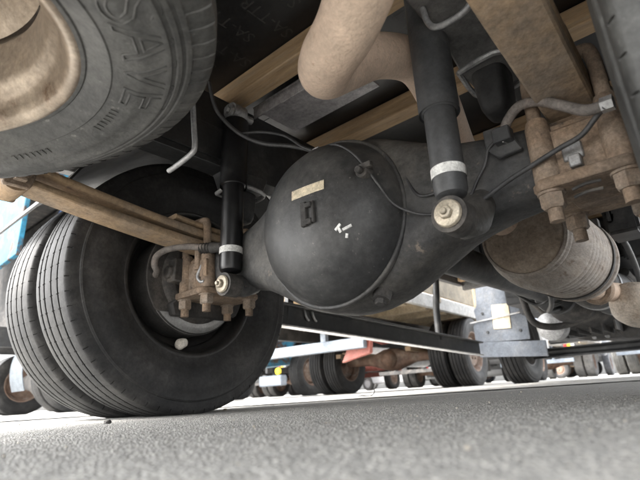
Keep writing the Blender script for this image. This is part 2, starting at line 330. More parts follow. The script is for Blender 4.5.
# ------------------------------------------------------------------ wheels (axis along local X, +X side is the inner sidewall)
def tyre_mesh(name, R=.40, bead=.222, half=.113, pitches=64, flat=None, ribs=False, grooves=(-.058, -.022, .022, .058)):
    k = half/.113
    side = [(.083, bead), (.0885, bead+.012), (.0885, bead+.016), (.102, bead+.04), (.105, bead+.048), (.1125, R-.098), (.113, R-.09), (.111, R-.066), (.106, R-.047),
            (.1065, R-.045), (.1045, R-.0405), (.1015, R-.039), (.100, R-.030), (.0985, R-.018)]
    if ribs:
        side = [(.083, bead), (.0885, bead+.012), (.0890, bead+.017), (.0875, bead+.019), (.102, bead+.04), (.1045, bead+.046), (.1035, bead+.048), (.1125, R-.100), (.113, R-.09), (.1115, R-.068),
                (.1125, R-.066), (.1122, R-.061), (.1095, R-.059), (.1085, R-.055), (.1098, R-.053), (.1092, R-.048), (.1060, R-.046), (.1052, R-.043), (.1064, R-.041), (.1055, R-.036), (.1020, R-.034), (.1000, R-.026), (.0985, R-.018)]
    tread = [(.0945, R-.009, 2), (.0905, R-.0056, 0), (.088, R-.005, 0)]
    for gx in sorted(grooves, reverse=True):
        crown = R-.0045*(gx/.088)**2
        tread += [(gx+.0085, crown, 0), (gx+.0042, crown-.0005, 1), (gx+.0028, crown-.012, 0), (gx-.0028, crown-.012, 0), (gx-.0042, crown-.0005, 1), (gx-.0085, crown, 0)]
    tread += [(-.088, R-.005, 0), (-.0905, R-.0056, 0), (-.0945, R-.009, 2)]
    lug = len(side)-3 if ribs else 99
    prof = [(a*k, r, 3 if i >= lug else 0) for i, (a, r) in enumerate(side)]+[(a*k, r, q) for a, r, q in tread]+[(-a*k, r, 0) for a, r in side[::-1]]
    angs = []
    for p in range(pitches):
        b0 = p/pitches
        for q, fl in (((0, 0), (.28, 0), (.56, 0), (.60, 1), (.96, 1)) if ribs else ((0, 0), (.46, 0), (.92, 0), (.925, 1), (.99, 1))): angs.append((2*math.pi*(b0+q/pitches), fl))
    mb = MB(); n = len(angs); vs = []
    for a_, r, q in prof:
        for t, fl in angs:
            rr_ = r-(0 if not fl else .0045 if q == 3 else .004 if q == 2 and ribs else 0 if ribs else .005 if q == 1 and fl else .008 if q == 2 and fl else 0)
            z = rr_*math.sin(t); 
            if flat is not None and z < -flat: z = -flat
            vs.append((a_, rr_*math.cos(t), z))
    K = len(prof); fs = [(j*n+i, j*n+(i+1) % n, ((j+1) % K)*n+(i+1) % n, ((j+1) % K)*n+i) for j in range(K) for i in range(n)]
    mb.add(vs, fs); return mb.mesh(name, smooth=32)
def rim_mesh(name, bead=.222, w_=.083, dish=-.02, hub=.10, hand=8, n=64):
    """barrel plus disc; dish is the axial place of the disc face"""
    b = bead
    prof = [(w_-.001, b+.011), (w_+.002, b+.0145), (w_+.005, b+.0135), (w_+.0065, b+.010), (w_+.006, b+.005), (w_+.003, b+.0), (w_-.004, b-.004), (w_-.015, b-.0065), (w_-.026, b-.0085), (w_-.034, b-.013), (w_-.041, b-.021), (w_-.049, b-.0265), (w_-.058, b-.028), (-.02, b-.028),
            (-.045, b-.012), (-w_+.01, b-.006), (-w_-.004, b+.001), (-w_-.006, b+.010), (-w_-.003, b+.0145), (-w_+.001, b+.011), (-w_+.012, b), (-.04, b-.006),
            (-.02, b-.022), (w_-.045, b-.020), (w_-.03, b-.002), (w_-.008, b+.003)]
    mb = MB(); mb.lathe(prof, (0, 0, 0), (1, 0, 0), n, close=True)
    d = dish
    disc = [(d+.045, b-.026), (d+.035, b-.040), (d+.005, b-.062), (d-.002, b-.085), (d, hub+.005), (d+.004, hub), (d-.006, hub), (d-.010, hub+.005), (d-.012, b-.085), (d-.006, b-.060), (d+.027, b-.036), (d+.035, b-.027)]
    mb.lathe(disc, (0, 0, 0), (1, 0, 0), n, close=True)
    return mb.mesh(name, smooth=35)

TY = tyre_mesh('tyre', flat=.394); TY_DUSTY = TY.copy(); TY_SPARE = tyre_mesh('tyre_round', pitches=84, ribs=True)
RIM = rim_mesh('rim'); 

# ------------------------------------------------------------------ THE TRUCK OVERHEAD (world metres: camera foot at the origin, +Y is the truck's forward)
XC, YA, ZA = -.612, .85, .395
truck = empty('truck', (XC, YA, 0), world=True)
tag(truck, 'dark truck seen from underneath, with dusty black rear axle and wooden floor joists', 'truck')

def smoothbox(x, yc, zc, hy, hz, n=28, e=3.0):
    ring = []
    for i in range(n):
        a = 2*math.pi*i/n; c, s_ = math.cos(a), math.sin(a)
        ring.append(Vector((x, yc+hy*math.copysign(abs(c)**(2/e), c), zc+hz*math.copysign(abs(s_)**(2/e), s_))))
    return ring
# axle housing
prof = [(-.60,.055,.055),(-.52,.058,.058),(-.44,.064,.066),(-.36,.070,.076),(-.30,.076,.090),(-.26,.082,.104),(-.22,.088,.122),(-.18,.092,.143),(-.14,.095,.165),(-.10,.097,.182),(-.05,.098,.195),(0,.098,.199)]
prof = prof+[(-a, b, c) for a, b, c in prof[-2::-1]]
mb = MB(); mb.loft([smoothbox(XC+.014+a, YA, ZA, b, c, 36, 3.2 if abs(a) > .25 else 3.6) for a, b, c in prof])
axle = mb.build('axle_housing', 'axle', truck, smooth=50); axle['label'] = 'dusty black rear axle housing'
DX = XC+.014
mb = MB(); mb.lathe([(0, .004), (.0005, .025), (.002, .05), (.0045, .07), (.008, .09), (.018, .12), (.034, .145), (.056, .165), (.085, .180), (.11, .186)], (DX, .660, ZA-.005), (0, 1, 0), 72, cap0=True)
cover = mb.build('differential_cover', 'dome', axle, smooth=60); cover['label'] = 'domed black differential cover'
mb = MB(); mb.lathe([(.0, .183), (-.002, .186), (-.001, .1895), (.003, .191), (.011, .190), (.012, .184)], (DX, .757, ZA-.005), (0, 1, 0), 72, close=True)
mb.build('weld_ring', 'axle', axle, smooth=60)
def on_dome(dx, dz, lift=.002):
    r = math.hypot(dx, dz)
    pf = [(.0, .0), (.002, .05), (.0045, .07), (.008, .09), (.018, .12), (.034, .145), (.056, .165), (.085, .180), (.11, .186)]
    for i in range(len(pf)-1):
        if pf[i][1] <= r <= pf[i+1][1]:
            t = (r-pf[i][1])/(pf[i+1][1]-pf[i][1]); y = pf[i][0]*(1-t)+pf[i+1][0]*t; break
    else: y = .0
    return Vector((DX+dx, .660+y-lift, ZA-.005+dz))
def dome_patch(name, x0, x1, z0, z1, m_, skew=0, nx=8, nz_=3, lift=.0015):
    mb = MB(); vs = []
    for j in range(nz_+1):
        for i in range(nx+1):
            dx = x0+(x1-x0)*i/nx; dz = z0+(z1-z0)*j/nz_+skew*(i/nx-.5); vs.append(on_dome(dx, dz, lift))
    vs2 = [p+Vector((0, .001, 0)) for p in vs]; N = len(vs)
    fs = [(j*(nx+1)+i, j*(nx+1)+i+1, (j+1)*(nx+1)+i+1, (j+1)*(nx+1)+i) for j in range(nz_) for i in range(nx)]
    mb.add(vs, fs); return mb.build(name, m_, axle)
lab = dome_patch('data_label', -.022, .064, .031, .052, 'cream', -.001); lab['label'] = 'cream sticker on the differential cover'
pm = MB()
for a, b in (((.080, -.060), (.092, -.050)), ((.094, -.062), (.112, -.056)), ((.086, -.054), (.090, -.066)), ((.098, -.078), (.101, -.070))):
    p, q = on_dome(a[0]-.0, a[1]+.0, .0015), on_dome(b[0], b[1], .0015); pm.beam(p, q, .0055, .003, (0, 1, 0))
pm.build('paint_chip', 'white', axle)
mb = MB(); c = on_dome(.012, -.010, .0005); mb.box(c, (.016, .012, .052)); mb.box(c+Vector((.015, -.004, .016)), (.018, .010, .010)); mb.box(c+Vector((.013, -.003, -.018)), (.016, .008, .012)); mb.box(c+Vector((.024, .0, .0)), (.008, .010, .046))
mb.build('bracket', 'castdark', axle, bevel=.002)
mb = MB(); c = on_dome(.140, .050, .002); mb.cyl(c+Vector((0, .012, 0)), c+Vector((0, -.010, 0)), .017, .013, 16); mb.cyl(c+Vector((0, -.010, 0)), c+Vector((0, -.022, 0)), .008, .008, 8); mb.box(c+Vector((.010, -.006, .008)), (.028, .012, .012))
mb.build('breather', 'castdark', axle, bevel=.0015)
mb = MB(); c = Vector((DX+.09, .80, ZA-.168)); mb.cyl(c, c+Vector((0, -.012, -.022)), .020, .018, 16); mb.hexnut(c+Vector((0, -.012, -.022)), (0, -.4, -1), .012, .010)
mb.build('drain_plug', 'castdark', axle)
# leaf springs, seats, U bolts
SPO = .507
def sprz(y, base): 
    t = abs(y-YA)/.53; return base+.062*t**1.35
for sx in (-1, 1):
    X = XC+sx*SPO; root = None
    for k, (th, y0, y1, dz, wd) in enumerate(((.027, .30, 1.42, 0, .078), (.025, .30, 1.40, .0335, .078), (.016, .68, 1.02, .061, .074))):
        ys_ = [y0+(y1-y0)*i/22 for i in range(23)]; rings = []
        for y in ys_:
            b = sprz(y, .448)+dz+(.006*k*(abs(y-YA)/.53)); taper = 1-.35*min(1, abs(y-YA)/.55)
            t = th*taper
            rings.append([Vector((X+a*wd/2, y, b+c*t)) for a, c in ((-1, .35), (-.95, .12), (-.86, 0), (.86, 0), (.95, .12), (1, .35), (1, .65), (.95, .88), (.86, 1), (-.86, 1), (-.95, .88), (-1, .65))])
        mb = MB(); mb.loft(rings)
        o = mb.build('leaf_spring' if root is None else 'leaf', 'spring', truck if root is None else root, smooth=30)
        if root is None: root = o; o['label'] = 'rust brown leaf spring of the %s side' % ('left' if sx < 0 else 'right')
    # rear eye and shackle
    ye, ze = .285, sprz(.30, .448)+.012
    mb = MB(); mb.lathe([(-.038, .016), (.038, .016), (.038, .034), (-.038, .034)], (X, ye, ze), (1, 0, 0), 24, close=True); mb.build('spring_eye', 'spring', root)
    mb = MB(); mb.cyl((X-.055, ye, ze), (X+.055, ye, ze), .0155, n=16); mb.hexnut((X+.055, ye, ze), (1, 0, 0), .022, .018); mb.hexnut((X-.055, ye, ze), (-1, 0, 0), .022, .018); mb.build('shackle_pin', 'rusty', root)
    for q in (-1, 1):
        mb = MB(); mb.prism([(-.026, -.03), (.026, -.03), (.032, .0), (.024, .10), (-.024, .10), (-.032, 0)], (X+q*.047, ye, ze), (0, 1, 0), (0, .12, 1), (.012, 0, 0)); mb.build('shackle', 'rusty', root, bevel=.003)
    mb = MB(); mb.prism([(-.06, .07), (.06, .07), (.10, .26), (-.10, .26)], (X, ye+.01, ze), (0, 1, 0), (0, 0, 1), (.075, 0, 0)); mb.build('spring_hanger', 'black', truck, bevel=.004)
    # seat block on the axle
    mb = MB(); mb.prism([(-.072, -.062), (.072, -.062), (.066, -.02), (.070, .046), (-.070, .046), (-.066, -.02)], (X, YA, ZA), (0, 1, 0), (0, 0, 1), (.112, 0, 0))
    mb.prism([(-.080, -.060), (.080, -.060), (.078, .030), (.060, .048), (-.060, .048), (-.078, .030)], (X, YA, ZA), (0, 1, 0), (0, 0, 1), (.086, 0, 0)); mb.prism([(-.055, -.058), (.055, -.058), (.055, .036), (-.055, .036)], (X, YA, ZA), (0, 1, 0), (0, 0, 1), (.150, 0, 0))
    seat = mb.build('spring_seat', 'rusty', truck, bevel=.007, seg=2)
    mb = MB(); mb.prism([(-.062, -.105), (.062, -.105), (.075, -.085), (.075, .085), (.062, .105), (-.062, .105), (-.075, .085), (-.075, -.085)], (X, YA, .326), (1, 0, 0), (0, 1, 0), (0, 0, .018))
    mb.prism([(-.05, -.06), (.05, -.06), (.044, -.085), (-.044, -.085)], (X, YA, .4), (0, 1, 0), (0, 0, 1), (.08, 0, 0))
    plate = mb.build('bolt_plate', 'rusty', truck, bevel=.004)
    for q in (-1, 1):
        y = YA+q*.077; mb = MB(); zt = sprz(YA, .448)+.080+.010
        mb.tube([(X-.052, y, .268), (X-.052, y, .36), (X-.052, y, .47), (X-.050, y, zt-.014), (X-.036, y, zt), (X+.036, y, zt), (X+.050, y, zt-.014), (X+.052, y, .47), (X+.052, y, .36), (X+.052, y, .268)], .0115, 12, 4)
        ub = mb.build('u_bolt', 'rusty', truck)
        for e in (-1, 1):
            mb = MB(); mb.lathe([(0, .021), (.004, .0215), (.10, .0195), (.112, .016)], (X+e*.052, y*.94+YA*.06, .336), (0, 0, 1), 20, cap1=True); mb.build('bolt_sleeve', 'rusty', seat)
            mb = MB(); c = Vector((X+e*.052, y, .317)); mb.cyl(c, c-Vector((0, 0, .004)), .021, .021, 20); mb.hexnut(c-Vector((0, 0, .004)), (0, 0, -1), .0195, .024); mb.build('nut', 'nut', ub)
    if sx > 0:
        for z in (.296, .309):
            mb = MB(); mb.tube([(X-.02, YA-.0865, z), (X, YA-.088, z+.003), (X+.02, YA-.0865, z+.002)], .0026, 8); mb.build('cast_mark', 'castdark', plate)
        mb = MB(); mb.box((X-.008, YA-.079, .372), (.030, .010, .028)); mb.box((X-.006, YA-.086, .352), (.018, .018, .020)); mb.build('pipe_clip', 'galv', seat, bevel=.002)

# shock absorbers
def shock(low, top, body_m, zdust, zband, r=.031, ztop=.93):
    low, top = Vector(low), Vector(top); d = (top-low).normalized()
    def pt(z): return low+d*((z-low.z)/d.z)
    mb = MB(); a, b = pt(zdust-.03), pt(ztop-.03); mb.lathe([(0, r+.001), (.004, r+.006), (.0, r+.008), ((b-a).length, r+.008)], a+d*.03, d, 32, cap1=True)
    root = mb.build('shock_absorber', body_m, truck, smooth=30)
    mb = MB(); a = pt(low.z+.032); L_ = (pt(zdust+.06)-a).length; mb.lathe([(0, r*.55), (.006, r*.9), (.014, r), (L_, r)], a, d, 32, cap0=True, cap1=True); mb.build('lower_tube', body_m, root)
    a = pt(zband); mb = MB(); mb.lathe([(-.009, r+.0012), (.009, r+.0012)], a, d, 32); mb.build('white_band', 'white', root)
    mb = MB(); mb.lathe([(-.022, .013), (.022, .013), (.022, .030), (-.022, .030)], low, (0, 1, 0), 28, close=True); mb.build('lower_eye', 'castdark', root)
    mb = MB(); mb.cyl(low+Vector((0, -.030, 0)), low+Vector((0, -.0235, 0)), .0215, .0235, 28); mb.hexnut(low+Vector((0, -.030, 0)), (0, -1, 0), .0115, .009); mb.cyl(low+Vector((0, -.039, 0)), low+Vector((0, -.045, 0)), .006, .005, 12); mb.build('washer_bolt', 'washer', root, bevel=.001)
    if ztop < .9:
        te = pt(ztop+.035); mb = MB(); mb.lathe([(-.022, .012), (.022, .012), (.022, .028), (-.022, .028)], te, (0, 1, 0), 24, close=True); mb.cyl(te-Vector((0, .030, 0)), te+Vector((0, .06, 0)), .012, n=16); mb.cyl(te-Vector((0, .030, 0)), te-Vector((0, .024, 0)), .021, .023, 24); mb.hexnut(te-Vector((0, .03, 0)), (0, -1, 0), .011, .009); mb.build('upper_eye', 'galv', root)
    mb = MB(); mb.cyl(low+Vector((0, .015, 0)), low+Vector((0, .06, .006)), .018, .020, 20); mb.build('lower_pin', 'axle', root)
    rings = []
    for k, (dy, hx, z0, z1) in enumerate(((.022, .022, -.024, .022), (.05, .024, -.026, .032), (.085, .030, -.014, .066), (.12, .032, .030, .090))):
        rings.append([Vector((low.x+hx*math.copysign(abs(math.cos(a))**.7, math.cos(a)), low.y+dy, low.z+(z0+z1)/2+(z1-z0)/2*math.copysign(abs(math.sin(a))**.7, math.sin(a)))) for a in [2*math.pi*i/20 for i in range(20)]])
    mb = MB(); mb.loft(rings); mb.build('shock_bracket', 'axle', truck, smooth=50)
    return root
o = shock((-.936, .75, .314), (-.955, .79, .868), 'shockblack', .60, .405, .030, .815); o['label'] = 'glossy black shock absorber of the left side'
o = shock((-.283, .68, .290), (-.289, .712, .93), 'shockgrey', .486, .367, .0275); o['label'] = 'dusty grey shock absorber of the right side'

# wheels of the truck
def truck_wheel(x, y, flip, m_tyre='rubber', dish=None):
    me_ = RIM
    wh = link('wheel', me_, 'rimdark', truck); wh.matrix_parent_inverse = Matrix.Identity(4)
    wh.location = (x-XC, y-YA, .394); wh.rotation_euler = (0, 0, math.pi if flip else 0)
    t = link('tyre', TY if m_tyre == 'rubber' else TY_DUSTY, m_tyre, wh)
    return wh
wl = truck_wheel(-1.323, YA, False); truck_wheel(-1.573, YA, True)
wr = truck_wheel(2*XC+1.309, YA, True, 'rubbermid'); truck_wheel(2*XC+1.573, YA, False)
wfl = truck_wheel(-1.60, 4.92, False); truck_wheel(2*XC+1.60, 4.92, True)
for s_, wh in ((-1, wl), (1, wr)):
    X = XC+s_*.60
    mb = MB(); mb.lathe([(0, .10), (-.002, .145), (.004, .163), (.012, .167), (.020, .168), (.024, .163), (.034, .163), (.040, .167), (.15, .166), (.17, .14), (.175, .06)], (X+s_*.012, YA, .394), (s_, 0, 0), 56, cap1=True)
    dr = mb.build('brake_drum', 'drumshade', truck)
    mb = MB(); mb.lathe([(.0, .100), (-.003, .143), (.002, .160), (.010, .166)], (X+s_*.0115, YA, .394), (s_, 0, 0), 56); mb.build('drum_face', 'drum', dr)
    mb = MB(); mb.prism([(.178*math.cos(a), max(-.105, .178*math.sin(a))) for a in [2*math.pi*i/64 for i in range(64)]], (X+s_*.005, YA, .394), (0, 1, 0), (0, 0, 1), (.007, 0, 0)); mb.lathe([(0, .06), (-.02, .10), (-.012, .125), (.006, .135)], (X+s_*.004, YA, .394), (s_, 0, 0), 40)  # plate foot cut flat so the paler face reads as a lit crescent
    bpk = mb.build('backing_plate', 'castdark', truck, bevel=.002)
    if s_ > 0: continue
    mb = MB(); mb.prism([(-.06, -.03), (.05, -.035), (.06, .02), (.02, .045), (-.055, .04)], (X-s_*.02, YA-.06, .40), (0, 1, 0), (0, 0, 1), (.05, 0, 0)); mb.cyl((X-s_*.02, YA-.11, .40), (X-s_*.02, YA-.13, .40), .022, .018, 16); mb.build('wheel_cylinder', 'castdark', bpk, bevel=.004)
    mb = MB(); mb.prism([(-.10, -.035), (.10, -.035), (.11, .0), (.06, .03), (-.07, .03), (-.11, .0)], (X-s_*.01, YA, .31), (0, 1, 0), (0, 0, 1), (.03, 0, 0)); mb.build('anchor_plate', 'castdark', bpk, bevel=.004)
    for k in range(4):
        a = .5+k*1.3; mb = MB(); mb.hexnut((X+s_*.002, YA+.118*math.cos(a), .394+.118*math.sin(a)), (-s_, 0, 0), .010, .012); mb.build('bolt', 'castdark', bpk)
# white lump inside the left rim
me_ = bpy.data.meshes.new('lump'); bm = bmesh.new(); bmesh.ops.create_icosphere(bm, subdivisions=3, radius=.016)
for v in bm.verts: v.co *= 1+.35*noise.noise(v.co*70); v.co.y *= 1.25; v.co.x *= .8
bm.to_mesh(me_); bm.free(); me_.polygons.foreach_set('use_smooth', [True]*len(me_.polygons))
lump = link('balance_weight', me_, 'whitelump', wl); lump.location = (.066, -.030, -.191); lump.rotation_euler = (.5, 0, 0); lump['label'] = 'white chipped lump inside the rim'

# chassis rails and cross members
for s_ in (-1, 1):
    X = XC+s_*.368; mb = MB()
    mb.prism([(0, .672), (.066*s_, .672), (.066*s_, .679), (.007*s_, .679), (.007*s_, .893), (.066*s_, .893), (.066*s_, .90), (0, .90)], (X, 2.45, 0), (1, 0, 0), (0, 0, 1), (0, 5.9, 0))
    rail = mb.build('chassis_rail', 'black', truck, bevel=.0015)
    for y in (.30, .56, .80, 1.10, 1.4, 1.8, 2.3):
        mb = MB(); mb.lathe([(0, .016), (.003, .016), (.008, .011), (.010, .004)], (X, y, .872 if y < 1 else .80), (-s_, 0, 0), 16, cap1=True); mb.build('rivet', 'galv' if y == .80 else 'black', rail)
    mb = MB(); mb.box((X-s_*.0035, .52, .74), (.006, .50, .10)); mb.build('gusset', 'black', rail, bevel=.001)
for y in (-.40, 1.75, 3.0):
    mb = MB(); mb.prism([(-.04, .69), (.04, .69), (.04, .70), (-.03, .70), (-.03, .87), (.04, .87), (.04, .88), (-.04, .88)], (XC, y, 0), (0, 1, 0), (0, 0, 1), (.72, 0, 0)); mb.build('cross_member', 'black', truck, bevel=.001)
# wooden joists and black film plywood floor
for y in (-.48, -.10, .335, .775, 1.215, 1.66, 2.1, 2.55, 3.0, 3.45, 3.9):
    mb = MB(); mb.box((XC, y+.032, .932), (2.16, .064, .062+.0)); mb.build('floor_joist', 'wood', truck, bevel=.003)
for i, (y0, y1) in enumerate(((-.50, -.002), (0, .998), (1.0, 1.998), (2.0, 2.998), (3.0, 4.05))):
    mb = MB(); mb.box((XC, (y0+y1)/2, .976), (2.20, y1-y0-.002, .022)); mb.build('floor_panel', 'film', truck)
TXT = text_mesh('SA-TTR', .052, 0, 2)
for r_ in range(9):
    for c_ in range(2):
        o = link('panel_print', TXT, 'print', truck); o.matrix_parent_inverse = Matrix.Identity(4)
        o.matrix_basis = Matrix.Translation((-.95+r_*.085-XC, .62+c_*.30+(r_ % 2)*.06-YA, .9645)) @ Matrix.Rotation(R_(-90), 4, 'Z') @ Matrix.Diagonal((1, -1, 1, 1))
# grey plate between rail and joists
mb = MB(); mb.box((-.80, .98, .925), (.36, .20, .006)); mb.box((-.80, .885, .905), (.36, .006, .04)); mb.build('floor_bracket', 'greyplate', truck, bevel=.001)
# bed sides, tail board and outer sill
for s_ in (-1, 1):
    mb = MB(); mb.prism([(0, .885), (.045, .885), (.045, 1.02), (.03, 1.03), (.03, 1.40), (0, 1.40)], (XC+s_*1.10, 1.78, 0), (s_, 0, 0), (0, 0, 1), (0, 4.56, 0)); mb.build('bed_side', 'bodygrey', truck, bevel=.003)
mb = MB(); mb.box((XC, -.53, 1.15), (2.24, .04, .5)); mb.build('tail_board', 'bodygrey', truck, bevel=.004)
mb = MB(); mb.box((XC, 4.09, 1.3), (2.24, .05, .9)); mb.build('head_board', 'bodygrey', truck, bevel=.004)
# mudguard above the left duals
for s_ in (-1, 1):
    X = XC+s_*.84; mb = MB(); rings = []
    for i in range(17):
        a = R_(25+130*i/16); rings.append([Vector((X+e*.26, YA-(.47+k)*math.cos(a), .40+(.44+k)*math.sin(a))) for e, k in ((-1, 0), (1, 0), (1, .006), (-1, .006))])
    mb.loft(rings); mb.build('mudguard', 'black', truck, smooth=40)
mb = MB(); mb.beam((-1.42, .10, .80), (-1.16, 1.25, .86), .05, .012); mb.build('mudguard_stay', 'bodygrey', truck, bevel=.002)

# bump stops
for s_ in (-1, 1):
    X = XC+s_*.385; mb = MB()
    mb.prism([(-.30, .671), (.075, .671), (.050, .612), (-.050, .612), (-.10, .640), (-.28, .652)] if s_ > 0 else [(-.075, .671), (.075, .671), (.050, .612), (-.050, .612)], (X, YA-.01, 0), (0, 1, 0), (0, 0, 1), (.084, 0, 0)); st = mb.build('stop_bracket', 'bodygrey' if s_ > 0 else 'black', truck, bevel=.004)
    mb = MB(); mb.tube([(X-.044, YA-.066, .616), (X+.044, YA-.066, .616), (X+.044, YA+.045, .614), (X-.044, YA+.045, .614), (X-.044, YA-.066, .616)], .006, 8, 4); mb.build('stop_rim', 'galv', st)
    mb = MB(); mb.loft([smoothbox(0, 0, 0, .036*k, .030*k, 24, 4) for k in (1, 1)]) if False else None
    mb = MB(); rings = []
    for z, k in ((.612, 1.0), (.585, .96), (.56, .92), (.54, .84), (.525, .66), (.520, .4)):
        rings.append([Vector((X+.033*k*math.copysign(abs(math.cos(a))**.6, math.cos(a)), YA-.01+.043*k*math.copysign(abs(math.sin(a))**.6, math.sin(a)), z)) for a in [2*math.pi*i/28 for i in range(28)]])
    mb.loft(rings); mb.build('rubber_stop', 'rubber', st, smooth=50)
mb = MB(); mb.tube([(-.262,.62,.70),(-.256,.62,.655),(-.250,.62,.615),(-.236,.62,.597),(-.205,.62,.594),(-.182,.62,.600),(-.165,.62,.62)], .0055, 10); mb.build('hook_rod', 'galv', truck)

# exhaust
mb = MB(); mb.tube([(-.06,.10,.57),(-.12,.25,.548),(-.187,.355,.522),(-.277,.425,.509),(-.350,.468,.513),(-.400,.525,.546),(-.398,.585,.592),(-.375,.665,.648),(-.352,.77,.675),(-.362,.88,.650),(-.380,.99,.575),(-.385,1.10,.50),(-.37,1.20,.44),(-.36,1.25,.42)], .0435, 28, 8, caps=False)
ex = mb.build('exhaust_pipe', 'exhaust', truck, smooth=60); ex['label'] = 'pale rust pink exhaust pipe arching over the axle'
MX, MZ, MR = -.335, .388, .132; M0, M1 = 1.21, 1.74
MX2, MZ2 = -.335, .408
ax = Vector((MX2-MX, M1-M0, MZ2-MZ)); Lm = ax.length
prof = [(.004, MR-.036), (.0, MR-.032), (.002, MR-.026), (.010, MR-.024), (.016, MR-.027), (.022, MR-.023), (.030, MR-.021), (.036, MR-.023), (.044, MR-.018), (.08, MR-.008), (.13, MR-.001)]
for a in (.15, .19, .23, .27, .31, .35, .39): prof += [(a, MR), (a+.006, MR-.0022), (a+.013, MR)]
prof += [(Lm-.05, MR), (Lm-.045, MR+.006), (Lm-.02, MR+.006), (Lm-.016, MR), (Lm, MR-.006), (Lm+.03, MR-.05), (Lm+.035, .05)]
mb = MB(); mb.lathe(prof, (MX, M0, MZ), ax, 64); muff = mb.build('muffler', 'muffler', truck, smooth=35); muff['label'] = 'ribbed grey muffler drum'
mb = MB(); mb.lathe([(.008, MR-.033), (.001, MR-.035), (-.003, MR-.040), (-.008, MR-.055), (-.014, MR-.080), (-.017, .02), (-.0175, .004)], (MX, M0, MZ), ax, 48, cap1=True); mb.build('end_cap', 'muffend', muff)
mb = MB(); mb.lathe([(Lm-.11, MR+.001), (Lm-.11, MR+.005), (Lm-.085, MR+.005), (Lm-.085, MR+.001)], (MX, M0, MZ), ax, 64, close=True); mb.box((MX+.10, M1-.10, MZ+.09), (.03, .035, .05)); mb.cyl((MX+.10, M1-.13, MZ+.085), (MX+.11, M1-.05, MZ+.08), .006, n=10); mb.build('strap', 'castdark', muff)
mb = MB(); mb.tube([(MX-.02, M1+.01, MZ-.03), (MX-.015, M1+.10, MZ-.045), (MX+.01, M1+.22, MZ-.055), (MX+.05, M1+.5, MZ-.04)], .038, 24, 6, caps=False); mb.build('inlet_pipe', 'exhaust', muff, smooth=60)
mb = MB(); mb.lathe([(0, .039), (0, .052), (.012, .056), (.03, .056), (.05, .050), (.05, .039)], (MX+.01, M1+.20, MZ-.053), (.1, 1, 0), 32, close=True); mb.build('flange', 'rusty', muff)
mb = MB(); mb.lathe([(0, .02), (.006, .06), (.03, .085), (.07, .095), (.10, .095), (.10, .088), (.07, .088), (.03, .078)], (MX+.09, M1+.38, MZ-.16), (.15, .6, .8), 40, cap0=True); mb.build('heat_shield_cup', 'heat', muff, smooth=60)
# second, dark tank behind the muffler and its strap
mb = MB(); mb.lathe([(0, .02), (.012, .07), (.03, .098), (.05, .105), (.55, .105), (.57, .098), (.588, .07), (.60, .02)], (-.42, 2.35, .43), (.05, 1, 0), 40, cap0=True, cap1=True); tk = mb.build('air_tank', 'axle', truck, smooth=40)
for e in (.12, .45):
    mb = MB(); mb.lathe([(e, .106), (e, .110), (e+.03, .110), (e+.03, .106)], (-.42, 2.35, .43), (.05, 1, 0), 40, close=True); mb.build('tank_strap', 'galv', tk)
# propeller shaft
mb = MB(); mb.lathe([(0, .07), (.02, .075), (.06, .065), (.10, .05)], (DX, .94, ZA+.005), (0, 1, .02), 36, cap1=True); mb.lathe([(.06, .10), (.075, .10), (.075, .03)], (DX, .92, ZA), (0, 1, 0), 36); mb.build('pinion_nose', 'axle', axle, smooth=40)
mb = MB(); mb.lathe([(1.10-1.0, .035), (.17, .035), (.20, .051), (.22, .052), (1.40, .052), (1.43, .04), (1.55, .04)], (DX, .98, ZA+.012), (0, 1, .012), 40, cap0=True, cap1=True); ps = mb.build('propeller_shaft', 'axle', truck, smooth=40); ps['label'] = 'smooth grey propeller shaft'
mb = MB(); mb.cyl((DX-.055, 1.10, ZA+.01), (DX+.055, 1.10, ZA+.01), .017, n=16); mb.cyl((DX, 1.10, ZA-.045), (DX, 1.10, ZA+.065), .017, n=16); mb.box((DX, 1.07, ZA+.01), (.12, .03, .045)); mb.box((DX, 1.13, ZA+.01), (.045, .03, .12)); mb.build('universal_joint', 'castdark', ps, bevel=.004)
mb = MB(); mb.lathe([(0, .05), (0, .095), (.05, .095), (.05, .05)], (DX, 2.48, ZA+.03), (0, 1, 0), 32, close=True); mb.prism([(-.13, .05), (.13, .05), (.20, .28), (-.20, .28)], (DX, 2.505, ZA+.03), (1, 0, 0), (0, 0, 1), (0, .04, 0)); mb.build('shaft_bearing', 'black', truck, bevel=.004)
# gearbox and engine lump far ahead
rings = []
for y, hx, hz, zc in ((2.62,.07,.07,.42),(2.68,.11,.11,.42),(2.80,.12,.12,.42),(2.86,.16,.15,.43),(3.2,.18,.17,.44),(3.3,.23,.22,.46),(3.5,.24,.23,.47),(3.55,.21,.25,.50),(4.3,.22,.25,.52),(4.5,.20,.22,.54)):
    rings.append([Vector((DX+.02+hx*math.copysign(abs(math.cos(a))**.7, math.cos(a)), y, zc+hz*math.copysign(abs(math.sin(a))**.7, math.sin(a)))) for a in [2*math.pi*i/28 for i in range(28)]])
mb = MB(); mb.loft(rings); gb = mb.build('gearbox', 'castdark', truck, smooth=30)
for k in range(8):
    a = R_(200+k*20); mb = MB(); c = Vector((DX+.02+.2*math.cos(a), 3.28, .45+.2*math.sin(a))); mb.cyl(c, c+Vector((0, -.03, 0)), .012, n=8); mb.build('bolt', 'galv', gb)
for k in range(6):
    mb = MB(); mb.box((DX+.02-.15+k*.06, 3.0, .28), (.008, .3, .05)); mb.build('rib', 'castdark', gb)
mb = MB(); mb.lathe([(0, .03), (.01, .075), (.07, .08), (.08, .06), (.13, .055)], (-.72, 2.75, .30), (.2, 1, .1), 28, cap0=True, cap1=True); mb.build('servo_unit', 'galv', truck, smooth=40)
